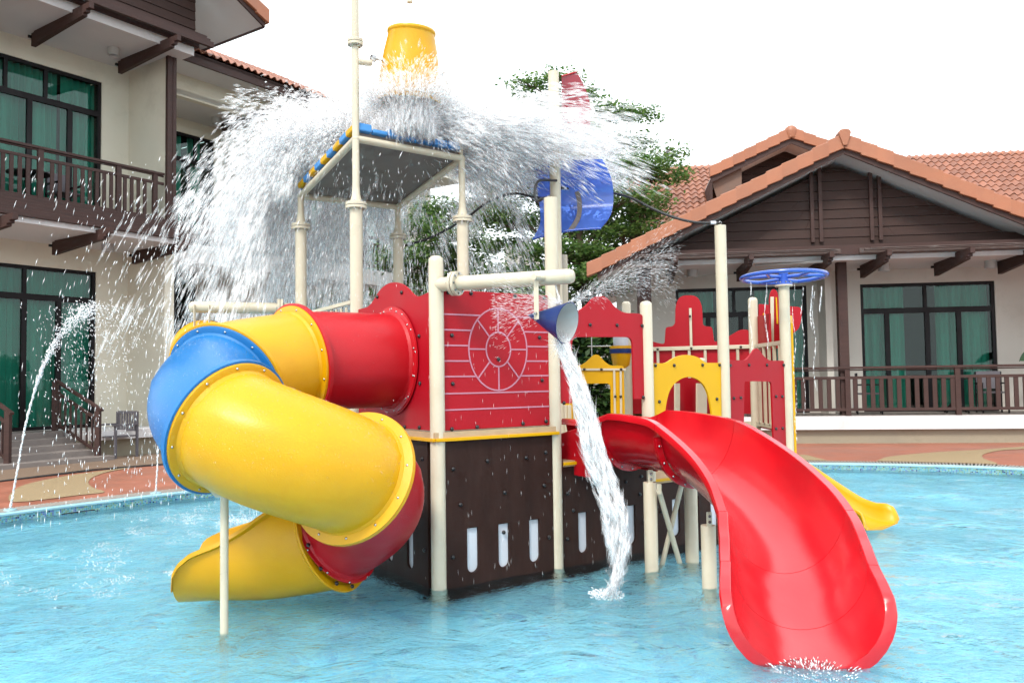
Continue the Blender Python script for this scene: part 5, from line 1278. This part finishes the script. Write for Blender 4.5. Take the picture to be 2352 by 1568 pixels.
def rattan(loc, rz, label):
    th = thing('terrace_chair', loc, label, 'chair'); Rm = Matrix.Rotation(rz, 3, 'Z')
    def bx(nm, a, b, m_='metalgrey'):
        mb = MB().box(a, b); mb.v = [tuple(loc + Rm @ V(v)) for v in mb.v]; mb.obj(nm, m_, th)
    for x in (-.24, .24):
        for y in (-.24, .24): bx('leg', (x - .015, y - .015, 0), (x + .015, y + .015, .62 if y < 0 else .86), 'frame')
        bx('armrest', (x - .02, -.25, .60), (x + .02, .25, .63), 'frame')
    bx('seat', (-.24, -.25, .41), (.24, .25, .44)); bx('backrest', (-.23, .22, .50), (.23, .24, .87))
for x, ang, lb in ((1995, 70, 'dark armchair on the right terrace facing sideways beside the pillar'), (2278, -15, 'dark armchair on the right terrace before the curtained window')):
    s_ = RF.px(x, 900, -.7)[0]; rattan(RF.at(s_, -.7, RZF + .013), R(ang), lb)
def table(loc, label, r=.38):
    th = thing('terrace_table', loc, label, 'table')
    MB().lathe([(r, .70), (r, .72)], loc, n=24).obj('tabletop', 'frame', th); MB().lathe([(.03, .1), (.03, .7)], loc, n=10).obj('pedestal', 'frame', th)
    for k in range(4):
        a = k * math.pi / 2 + .4; d = V((math.cos(a), math.sin(a), 0)); MB().bar(loc + V((0, 0, .3)), loc + d * .3 + V((0, 0, .01)), .03, .03, V((0, 1, 0))).obj('foot', 'frame', th)
table(RF.at(RF.px(2195, 900, -.8)[0], -.8, RZF + .013), 'small round dark table on the right terrace between two armchairs')
for s_, lb in ((1.45, 'dark armchair on the upper balcony behind the railing bars'), ):
    rattan(LF.at(s_, -.7, ZF2), R(60), lb)
rattan(LF.at(-.35, -.7, ZF2), R(-110), 'dark armchair on the upper balcony at the left edge')
table(LF.at(.75, -.7, ZF2), 'small round dark table on the upper balcony beside an armchair')
# potted plant at the right picture edge
pp = RF.at(RF.px(2420, 900, -.8)[0], -.8, RZF + .013)
th = thing('potted_plant', pp, 'potted plant with a broad drooping leaf at the right end of the terrace', 'plant')
MB().lathe([(.12, 0), (.18, .35), (.19, .36), (.16, .35), (.02, .32)], pp, n=18, cap=False).obj('pot', 'plinth', th, 50)
def bigleaf(p, tip, w):
    mb = MB(); p = V(p); tip = V(tip); d = tip - p; sd_ = d.cross(V((0, -1, .3))).normalized(); n = 8; vs = []
    for i in range(n + 1):
        f = i / n; c = p + d * f - V((0, 0, .12 * f * f)); ww = w * math.sin(math.pi * min(1, f * 1.0 + .02)) ** .7
        vs += [c - sd_ * ww, c + V((0, 0, -.02)), c + sd_ * ww]
    fs = [(3 * i + a, 3 * i + a + 1, 3 * i + a + 4, 3 * i + a + 3) for i in range(n) for a in (0, 1)]
    return mb.add(vs, fs)
yy = pp.y
for tx, tz, w in ((2340, 815, .10), (2395, 700, .12), (2440, 730, .12), (2500, 760, .11)):
    tip = PY(tx, tz, yy - .1); base = tip + V((.42 if tx < 2420 else -.1, .1, .05)); 
    MB().tube(catmull([pp + V((0, 0, .3)), pp.lerp(base, .5) + V((0, 0, .25)), base], 5), .008, 6).obj('stem', 'leafbig', th)
    bigleaf(base, tip, w).obj('leaf', 'leafbig', th, 60)

# ------------------------------------------------------------ trees
def leaf_cloud(pads, n, size, flat=.35, seed=1):
    """pads: (centre, radius, thickness); returns vertex and face arrays of small leaf quads"""
    r = np.random.default_rng(seed); P = np.array([[p[0][0], p[0][1], p[0][2], p[1], p[2]] for p in pads]); w = P[:, 3] ** 2; w = w / w.sum()
    # twigs first, then leaves about each twig
    k = max(1, n // 9); idx = r.choice(len(P), k, p=w); c = P[idx]
    rad = np.sqrt(r.uniform(0, 1, k)) * c[:, 3]; a = r.uniform(0, 2 * np.pi, k)
    tw = np.stack([c[:, 0] + rad * np.cos(a), c[:, 1] + rad * np.sin(a), c[:, 2] + c[:, 4] * r.normal(0, .5, k) - .10 * (rad / c[:, 3]) ** 2 * c[:, 3]], 1)
    tw = np.repeat(tw, 9, 0); m = len(tw); pos = tw + r.normal(0, size * 1.1, (m, 3)) * np.array([1, 1, .6])
    d = r.normal(0, 1, (m, 3)); d[:, 2] *= flat; d /= np.linalg.norm(d, axis=1)[:, None]
    u = r.normal(0, 1, (m, 3)); u[:, 2] = np.abs(u[:, 2]) + 1.2; s = np.cross(d, u); s /= np.linalg.norm(s, axis=1)[:, None]
    L = size * r.uniform(.6, 1.3, m)[:, None]; Wd = L * .28
    up_ = np.cross(s, d)
    v = np.stack([pos - d * L * .5, pos + s * Wd + up_ * L * .06, pos + d * L * .5 - up_ * L * .08, pos - s * Wd + up_ * L * .06], 1).reshape(-1, 3)
    f = np.arange(m * 4).reshape(-1, 4)
    return v, f
def np_mesh(name, v, f, mat):
    me = bpy.data.meshes.new(name); nv, nf = len(v), len(f); k = f.shape[1]
    me.vertices.add(nv); me.vertices.foreach_set('co', np.ascontiguousarray(v, dtype=np.float32).ravel())
    me.loops.add(nf * k); me.loops.foreach_set('vertex_index', f.astype(np.int32).ravel())
    me.polygons.add(nf); me.polygons.foreach_set('loop_start', (np.arange(nf) * k).astype(np.int32)); me.polygons.foreach_set('loop_total', np.full(nf, k, np.int32))
    me.materials.append(mat); me.update(); me.validate(); return me
def tree(name, base, top, pads, n, size, label, seed, mat='leaf', cat='tree', tr=.16, lean=V((0, 0, 0)), group=None):
    th = thing(name, base, label, cat, group); r = random.Random(seed)
    mb = MB(); tk = catmull([base, base.lerp(top, .3) + lean * .5, base.lerp(top, .65) - lean * .4, top], 6); m = len(tk)
    mb.tube(tk, [tr * (1 - .85 * i / (m - 1)) for i in range(m)], 10)
    tro = mb.obj('trunk', 'bark', th, 50)
    bb = MB()
    for c, rd, tk_ in pads:
        c = V(c); h = min(max((c.z - base.z) / (top.z - base.z) - .12, .1), .95); p = tk[int(h * (m - 1))]
        bb.tube(catmull([p, p.lerp(c, .5) + V((0, 0, .1)), c], 4), [tr * .3 * (1 - .8 * k / 8) for k in range(9)], 6)
        for j in range(5):
            a = r.uniform(0, 6.28); q = c + V((math.cos(a), math.sin(a), r.uniform(-.1, .15))) * rd * .8; bb.tube([c.lerp(p, .15), c.lerp(q, .6) + V((0, 0, .04)), q], [.02, .014, .005], 5)
    bb.obj('branches', 'bark', tro)
    v, f = leaf_cloud(pads, n, size, seed=seed); v = v - np.array(rootloc(th))
    cr_ = add_obj('crown', np_mesh('crown', v, f, M[mat]), th)
    return th
r_ = random.Random(5)
Yt = 20.5; pads = []
for x, y, rr in [(1290, 175, .45), (1215, 195, .55), (1330, 215, .6), (1250, 245, .85), (1400, 260, .75), (1465, 262, .55), (1190, 300, .9), (1310, 300, 1.0), (1430, 330, .9), (1250, 370, 1.1), (1380, 385, 1.2), (1480, 375, .8), (1545, 352, .45), (1515, 400, .7), (1180, 420, .9), (1300, 440, 1.2), (1430, 450, 1.1), (1470, 490, .7), (1150, 500, .8), (1240, 510, 1.1), (1370, 520, 1.2), (1450, 530, .9), (1170, 560, .7), (1290, 570, 1.2), (1400, 580, 1.0), (1210, 620, .9), (1330, 630, 1.1), (1250, 680, 1.0), (1380, 650, .8), (1140, 470, .6)]:
    p = PY(x, y, Yt + r_.uniform(-1.4, 1.4)); pads.append((tuple(p), rr * 1.0, .09 + .06 * rr))
tree('layered_tree', V((2.1, Yt, .03)), PY(1300, 200, Yt), pads, 40000, .12, 'tall layered green tree behind the splash, left of the tiled gable', 3, tr=.17)
pads = [(tuple(PY(x, y, 23 + r_.uniform(-1, 1))), rr, .3) for x, y, rr in [(1000, 480, .8), (960, 520, .9), (1040, 530, .8), (1120, 480, .7), (990, 580, 1.0), (1060, 600, .8), (930, 590, .9), (1110, 560, .5), (1010, 640, 1.1)]]
tree('leafy_tree', V((-1.9, 23, .03)), PY(1000, 500, 23), pads, 14000, .13, 'smaller pale leafed tree seen between the roof posts behind the splash', 4, tr=.13)
def shrub(name, x, y, Y, wd, ht, n, size, label, seed, cat='shrub', mat='leaf2'):
    c = PY(x, y, Y); r = random.Random(seed); z = c.z; pads = [((c.x + r.uniform(-wd, wd), Y + r.uniform(-.6, .6), z - r.uniform(0, ht)), r.uniform(.35, .6), .28) for _ in range(int(wd * ht * 6) + 8)]
    return tree(name, V((c.x, Y, .03)), V((c.x, Y, z)), pads, n, size, label, seed, mat, cat, tr=.05)
shrub('round_shrub', 1130, 612, 19, .9, 2.4, 9000, .11, 'rounded green shrub top rising above the red panel behind the tower', 6)
shrub('hedge_shrub', 1350, 762, 13.9, 1.0, 1.9, 9000, .15, 'dark leafy shrub seen through the opening of the red arch panel', 7)
shrub('hedge_shrub', 1010, 668, 17.5, 1.6, 2.4, 9000, .13, 'wide green shrub behind the left red panel and the roof posts', 8)
shrub('hedge_shrub', 900, 672, 18.5, 1.4, 2.6, 8000, .13, 'green shrub beside the set back house behind the splash curtain', 9)
shrub('hedge_shrub', 1250, 690, 18.2, 1.6, 2.6, 9000, .13, 'dark green shrub under the layered tree behind the cream posts', 10, mat='leaf')
fb = thing('distant_building', V((1.2, 34, 0)), 'pale distant apartment block showing between the trees', 'building')
p0 = PY(1158, 590, 34); p1 = PY(1240, 590, 34)
MB().box((p0.x, 34, 0), (p1.x, 40, PY(1190, 560, 34).z)).obj('wall', 'wall2', fb)
for i in range(3):
    x = p0.x + .25 + i * .42; MB().box((x, 33.97, PY(1190, 625, 34).z), (x + .22, 34.02, PY(1190, 605, 34).z)).obj('window', 'frame', fb)

for o in list(COL.objects):
    if o.parent is None and 'category' in o:
        g_ = {'terrace_chair': 'dark armchairs on the terraces', 'terrace_table': 'small round terrace tables', 'hedge_shrub': 'green shrubs behind the pool', 'jet_nozzle': 'water nozzles in the pool edge', 'rope': 'black ropes between the posts'}.get(o.name.split('.')[0])
        if g_: o['group'] = g_
# ------------------------------------------------------------ moving water: thousands of real drops and streaks
def streaks(name, pos, vel, length, width, label, cat, mat='drops'):
    """spindle shaped drops, each lying along its own velocity"""
    m = len(pos); d = vel / np.linalg.norm(vel, axis=1)[:, None]
    u = rng.normal(0, 1, (m, 3)); s = np.cross(d, u); s /= np.linalg.norm(s, axis=1)[:, None]; t = np.cross(d, s)
    L = length[:, None] * .5; W_2 = width[:, None] * .5
    v = np.stack([pos - d * L, pos + s * W_2, pos + (t * .87 - s * .5) * W_2, pos - (t * .87 + s * .5) * W_2, pos + d * L], 1).reshape(-1, 3)
    base = (np.arange(m) * 5)[:, None, None]; tri = np.array([[0, 2, 1], [0, 3, 2], [0, 1, 3], [4, 1, 2], [4, 2, 3], [4, 3, 1]])
    f = (base + tri[None]).reshape(-1, 3)
    off = pos.mean(0); off[2] = pos[:, 2].min()
    me = np_mesh(name, v - off, f, M[mat])
    o = add_obj(name, me); o.location = off; tag(o, label, cat, kind='stuff'); return o
g9 = 9.81
rc = np.array((P1 + P2 + P3 + P4) / 4)
Uu = np.array(U)[:2]; Wv = np.array(W_)[:2]
def burst(nstr, per, az, v, vz, t, src, jit=.05, side=.28):
    a = np.radians(rng.normal(az[0], az[1], nstr)); sp_ = rng.uniform(v[0], v[1], nstr); z_ = rng.uniform(vz[0], vz[1], nstr); tt = rng.uniform(t[0], t[1], nstr)
    s0 = src + rng.normal(0, 1, (nstr, 3)) * np.array([side, side, .06])
    k = np.repeat(np.arange(nstr), per); m = len(k)
    aa = a[k] + rng.normal(0, .035, m); ss = sp_[k] * (1 + rng.normal(0, .035, m)); zz = z_[k] + rng.normal(0, .12, m); t_ = np.clip(tt[k] + rng.normal(0, .03, m), .01, 2)
    vx, vy = ss * np.cos(aa), ss * np.sin(aa)
    pos = s0[k] + np.stack([vx * t_, vy * t_, zz * t_ - .5 * g9 * t_ ** 2], 1) + rng.normal(0, jit, (m, 3))
    vel = np.stack([vx, vy, zz - g9 * t_], 1)
    return pos, vel
src = np.array([rc[0], rc[1], 3.84])
PB = []
# left curtain, thrown over the left edge and falling
PB.append(burst(1500, 34, (152, 22), (.6, 2.9), (.2, 2.7), (.10, .76), src + [-.25, .2, 0], .05))
PB.append(burst(560, 30, (118, 20), (.6, 2.9), (.2, 2.4), (.15, .84), src + [0, .2, 0], .05))
# right hand jet: fast, nearly flat
PB.append(burst(1150, 36, (6, 12), (1.8, 5.5), (1.15, 2.45), (.05, .37), src + [.25, .15, -.04], .05))
PB.append(burst(260, 26, (32, 18), (1.2, 3.2), (.2, 1.6), (.25, .66), src + [.2, .2, 0], .05))
# crown round the bucket mouth
PB.append(burst(800, 36, (85, 60), (.2, 2.2), (1.0, 2.8), (.03, .36), src + [0, .1, 0], .06))
PB.append(burst(50, 20, (250, 30), (.2, .7), (1.4, 2.4), (.02, .18), src + [0, 0, .08], .04, side=.12))
# the falling column out of the bucket
n = 9000; bcn = np.array(bc); a = rng.uniform(0, 6.28, n); r = .22 * np.sqrt(rng.uniform(0, 1, n)); z = rng.uniform(3.75, 4.15, n)
PB.append((np.stack([bcn[0] + r * np.cos(a), bcn[1] + r * np.sin(a), z], 1), np.stack([rng.normal(0, .5, n), rng.normal(0, .5, n), -3 + rng.normal(0, .6, n)], 1)))
n = 3200; a = rng.uniform(0, 6.28, n); r = rng.normal(.35, .06, n); z = 4.0 + np.abs(rng.normal(0, .15, n)); a = a[:]
PB.append((np.stack([bcn[0] + r * np.cos(a), bcn[1] + r * np.sin(a), z], 1), np.stack([1.5 * np.cos(a), 1.5 * np.sin(a), rng.normal(.8, .6, n)], 1)))
pos = np.concatenate([p for p, v in PB]); vel = np.concatenate([v for p, v in PB])
ok = np.ones(len(pos), bool); u01 = rng.uniform(0, 1, len(pos)); px_ = pos[:, 0] / pos[:, 1]
ok &= ~((pos[:, 2] < 3.3) & (pos[:, 1] < 8.9 + .2 * pos[:, 0]) & (px_ > -.30))          # the posts below the canopy stand clear of it
ok &= ~((pos[:, 2] < 3.62) & (px_ > -.265) & (px_ < -.055) & (pos[:, 1] < 9.0 + .1 * pos[:, 0]) & (u01 > .06)); ok &= ~((px_ > .03) & (pos[:, 1] < 8.35) & (u01 > .35))
ok &= ~((pos[:, 2] < 2.9) & (u01 > .62)); ok &= ~((px_ > .02) & (pos[:, 2] < 3.45) & (u01 > .3)); ok &= ~((px_ < -.36) & (u01 > .5))
q_ = pos[:, 0] * 5.1 + 1.7 * np.sin(pos[:, 2] * 3.3 + pos[:, 1] * 2.1); q2_ = pos[:, 2] * 4.7 + 1.5 * np.sin(pos[:, 0] * 3.9); q3_ = pos[:, 1] * 4.3 + 1.6 * np.sin(pos[:, 0] * 2.7 - pos[:, 2] * 2.2)
clump = np.sin(q_) * np.sin(q2_ + .7) + np.sin(q3_ + q_ * .6) * .6 + rng.normal(0, .22, len(pos))
ok &= (clump > -.12 - .75 * np.clip((pos[:, 2] - 3.0) / .9, 0, 1))                        # ropes and gaps, closing up near the source
pos, vel = pos[ok], vel[ok]
k = rng.permutation(len(pos)); kv = k[:105000]; pv, vv = pos[kv] + rng.normal(0, .03, (len(kv), 3)), vel[kv]; k = k[-115000:]; pos, vel = pos[k], vel[k]
keep = pv[:, 2] > .1; pv, vv = pv[keep], vv[keep]; m = len(pv)
streaks('water_veil', pv, vv, np.clip(np.linalg.norm(vv, axis=1) * rng.uniform(.025, .06, m), .05, .30), rng.uniform(.012, .036, m), 'soft white veil of blurred water inside the splash above the roof', 'water splash', 'veil')
keep = pos[:, 2] > .05
pos, vel = pos[keep], vel[keep]; sp_ = np.linalg.norm(vel, axis=1); m = len(pos)
streaks('water_splash', pos, vel, np.clip(sp_ * rng.uniform(.010, .030, m), .012, .16), rng.choice([.004, .006, .010, .018], m, p=[.34, .34, .24, .08]), 'white burst of bucket water spraying off the splash roof', 'water splash')
# wide scatter of single falling drops around it
n = 2600; a = rng.uniform(0, 6.28, n)
x = rng.uniform(-4.6, -.9, n); y = rng.uniform(7.2, 10.2, n); z = rng.uniform(.2, 3.6, n)
pos = np.stack([x, y, z], 1); vel = np.stack([rng.normal(-1.4, .5, n) * np.clip(z / 3, .2, 1), rng.normal(0, .3, n), -np.sqrt(2 * g9 * np.clip(4.6 - z, .2, 5)) * rng.uniform(.6, 1, n)], 1)
streaks('falling_drops', pos, vel, rng.uniform(.02, .09, n), rng.uniform(.004, .010, n), 'scattered single drops falling left of the splash roof', 'water drops')
n = 900; x = rng.uniform(-1.8, 0, n); y = rng.uniform(6.2, 8.5, n); z = rng.uniform(1.2, 3.5, n)
streaks('falling_drops', np.stack([x, y, z], 1), np.stack([rng.normal(0, .2, n), rng.normal(0, .2, n), -5 + 0 * x], 1), rng.uniform(.02, .05, n), rng.uniform(.002, .005, n), 'fine drops falling below the dark underside of the splash roof', 'water drops')
n = 220; x = rng.uniform(-.7, .6, n); y = rng.uniform(5.4, 6.6, n); z = rng.uniform(.05, 2.1, n)
streaks('falling_drops', np.stack([x, y, z], 1), np.stack([rng.normal(0, .12, n), rng.normal(0, .1, n), -4 + 0 * x], 1), rng.uniform(.02, .05, n), rng.uniform(.001, .002, n), 'fine drops falling in front of the engraved red panel and dark hull', 'water drops')
# fan of mist off the blue cone
src = np.array(PY(1300, 697, 5.6)); n = 2800
a = rng.normal(.0, 1, n); t = rng.uniform(.0, 1, n) ** .8
ex_ = np.array(PY(1520, 590, 6.1)) - src; nrm_ = np.array([0, 0, 1.])
pos = src + ex_ * (t * 1.15)[:, None] + np.stack([0 * a, rng.normal(0, .15, n) * t, a * .15 * t - .10 * t ** 2], 1)
vel = np.tile(ex_, (n, 1)) + np.stack([0 * a, 0 * a, a * .3 - .3 * t], 1)
streaks('mist_fan', pos, vel, rng.uniform(.015, .06, n), rng.uniform(.002, .005, n), 'fine fan of mist thrown up to the right from the blue cone bucket', 'water spray', 'veil')
n = 1600; t = rng.uniform(0, 1, n); p = np.array(PY(1245, 720, 5.5)); 
pos = np.array(PY(1290, 700, 5.6)) + (np.array(PY(1130, 700, 5.75)) - np.array(PY(1290, 700, 5.6))) * t[:, None] + np.stack([0 * t, rng.normal(0, .05, n), rng.normal(0, .16, n) * t + .02], 1)
streaks('mist_fan', pos, pos - np.array(PY(1300, 705, 5.6)) + [0, 0, .001], rng.uniform(.015, .05, n), rng.uniform(.0012, .0025, n), 'fine drops spraying left from the blue cone over the engraved wheel', 'water spray')
# stream poured by the blue cone
cl = catmull([PY(x, y, Y) for x, y, Y in [(1291, 788, 5.6), (1306, 830, 5.6), (1328, 890, 5.6), (1345, 950, 5.62), (1358, 1010, 5.63), (1375, 1070, 5.65), (1398, 1130, 5.66), (1412, 1185, 5.67), (1418, 1240, 5.68), (1420, 1300, 5.69), (1408, 1350, 5.69)]], 8)
cl = np.array(cl); m = len(cl); n = 7500
ti = rng.uniform(0, m - 1.01, n); i0 = ti.astype(int); f = (ti - i0)[:, None]; c = cl[i0] * (1 - f) + cl[i0 + 1] * f; d = cl[np.minimum(i0 + 3, m - 1)] - cl[np.maximum(i0 - 2, 0)]
fr_ac = ti / (m - 1); w = np.interp(fr_ac, [0, .08, .3, .55, .7, .82, .9, 1], [.026, .036, .06, .08, .085, .07, .03, .014])
th_ = rng.uniform(0, 6.28, n); lob = rng.integers(0, 9, n); ox = np.sin(lob * 2.4 + ti * .11) * .75 + rng.normal(0, .16, n)
gap = np.sin(ti * .55 + lob * 1.7) > (.85 - .9 * (fr_ac > .55))
ox = ox[~gap]; sel = ~gap
pos = c[sel] + np.stack([ox * w[sel], rng.normal(0, .35, sel.sum()) * w[sel], 0 * ox], 1)
mm = sel.sum(); dd_ = d[sel] + rng.normal(0, .02, (mm, 3)); h = mm // 2
streaks('water_stream', pos[:h], dd_[:h], rng.uniform(.04, .14, h), rng.uniform(.003, .009, h), 'bright ropes of water pouring from the blue cone bucket', 'water stream')
streaks('water_stream', pos[h:] * 1, dd_[h:], rng.uniform(.10, .28, mm - h), rng.uniform(.014, .034, mm - h), 'soft blurred body of the stream pouring from the blue cone bucket', 'water stream', 'veil')
def splash(c, n, r, h, label, name='foam_splash'):
    a = rng.uniform(0, 6.28, n); q = rng.uniform(0, 1, n) ** .7; z = rng.exponential(h * .35, n) * (1 - q * .6)
    pos = np.array(c) + np.stack([r * q * np.cos(a), r * q * np.sin(a), z + .004], 1); vel = np.stack([np.cos(a) * q, np.sin(a) * q, .6 + 0 * a], 1)
    streaks(name, pos, vel, rng.uniform(.006, .03, n), rng.uniform(.003, .009, n), label, 'foam')
s0 = PZ(1392, 1368, 0); splash(s0, 500, .13, .05, 'small white splash where the poured stream meets the pool')
s0 = PZ(1866, 1528, 0); splash(s0, 260, .24, .004, 'white foam at the lower lip of the red flume slide')
s0 = PZ(548, 1200, 0); splash(s0, 600, .25, .08, 'white splash in the pool behind the support pole')
s0 = PZ(440, 1312, 0); splash(s0, 200, .2, .008, 'light foam at the mouth of the yellow scoop')
# two thin arching jets from the edge
def jet(pts, n, w, label, scatter=0, seed=1):
    cl = np.array(catmull([PY(*p) for p in pts], 10)); m = len(cl); ti = rng.uniform(0, m - 1.01, n); i0 = ti.astype(int); f = (ti - i0)[:, None]
    c = cl[i0] * (1 - f) + cl[i0 + 1] * f; d = cl[np.minimum(i0 + 1, m - 1)] - cl[i0]; fr = ti / m
    s = (w * (.3 + scatter * np.clip(fr - .35, 0, 1) ** 1.5))[:, None] if scatter else w
    pos = c + rng.normal(0, 1, (n, 3)) * s
    streaks('water_jet', pos, d + rng.normal(0, .004, (n, 3)), rng.uniform(.02, .06, n) * np.where(fr < .5, 1.3, .6), rng.uniform(.006, .016, n), label, 'water jet')
jet([(24, 1165, 9.3), (38, 1090, 9.3), (58, 980, 9.3), (85, 880, 9.3), (112, 815, 9.3), (150, 755, 9.3), (190, 718, 9.3), (215, 712, 9.3)], 1700, .012, 'arching water jet rising in front of the left ground floor door', scatter=11)
n = 900; pos = np.array(PY(215, 720, 9.3)) + np.stack([rng.normal(.0, .28, n), rng.normal(0, .15, n), -rng.exponential(.55, n) + .1], 1)
streaks('falling_drops', pos, np.stack([rng.normal(.6, .5, n), 0 * pos[:, 0], rng.normal(-1.5, .8, n)], 1), rng.uniform(.012, .04, n), rng.uniform(.004, .010, n), 'drops falling back from the top of the left water jet', 'water drops')
jet([(358, 1130, 10.4), (361, 1080, 10.4), (364, 1010, 10.4), (372, 900, 10.3), (385, 760, 10.2), (398, 620, 10.1), (410, 530, 10.0), (425, 460, 10), (440, 445, 10), (460, 475, 10)], 800, .010, 'thin tall water jet rising behind the blue slide section', scatter=3)
# dribbles under the wheel sprinkler
for i, (x, y0_, y1_) in enumerate(((1722, 650, 850), (1758, 655, 800), (1822, 655, 1010), (1842, 660, 960), (1863, 655, 760), (1868, 670, 900), (1884, 660, 715))):
    n = 90; y = rng.uniform(y0_, y1_, n); yy = y0_ + (y - y0_) * 1.0; pos = np.array([PY(x + 3 * math.sin(q * .05) + rng.normal(0, .7) + (y1_ - y0_) * .02 * ((q - y0_) / (y1_ - y0_)), q, 8.35 + .02 * i) for q in yy])
    streaks('water_dribble', pos, np.tile([0.02, 0, -1.], (n, 1)), rng.uniform(.02, .07, n), rng.uniform(.002, .0045, n), ['first', 'second', 'third', 'fourth', 'fifth', 'sixth', 'seventh'][i] + ' thread of water from the left under the blue wheel sprinkler', 'water thread')
# trickle from the arm onto the blue cone
n = 200; tt = rng.uniform(0, 1, n)[:, None]; a = np.array(PY(1276, 655, 5.6)); b = np.array(PY(1288, 700, 5.58))
streaks('water_thread', a * (1 - tt) + b * tt + rng.normal(0, .002, (n, 3)), np.tile(b - a, (n, 1)), rng.uniform(.02, .05, n), rng.uniform(.003, .006, n), 'thin trickle from the cream arm onto the blue cone bucket', 'water thread')

n = 3000; x = rng.uniform(-4.0, -1.7, n); y = rng.uniform(6.0, 9.8, n); k = rng.integers(0, 90, n); cxs = rng.uniform(-4.2, -1.7, 90); cys = rng.uniform(5.9, 10, 90)
pos = np.stack([cxs[k] + rng.normal(0, .05, n), cys[k] + rng.normal(0, .05, n), rng.exponential(.018, n) + .004], 1)
streaks('foam_splash', pos, np.stack([rng.normal(0, 1, n), rng.normal(0, 1, n), 1 + 0 * x], 1), rng.uniform(.006, .025, n), rng.uniform(.003, .008, n), 'little splash crowns where falling drops strike the pool left of the ship', 'foam')

bp_ = np.array([tuple(p) for p, q in BEADS]); bn_ = np.array([tuple(q) for p, q in BEADS]); m = len(bp_)
o = streaks('water_beads', bp_, bn_ * .3 + [0, 0, -1], rng.uniform(.004, .010, m), rng.uniform(.003, .006, m), 'tiny water beads standing on the wet spiral tube slide', 'water beads', 'veil')
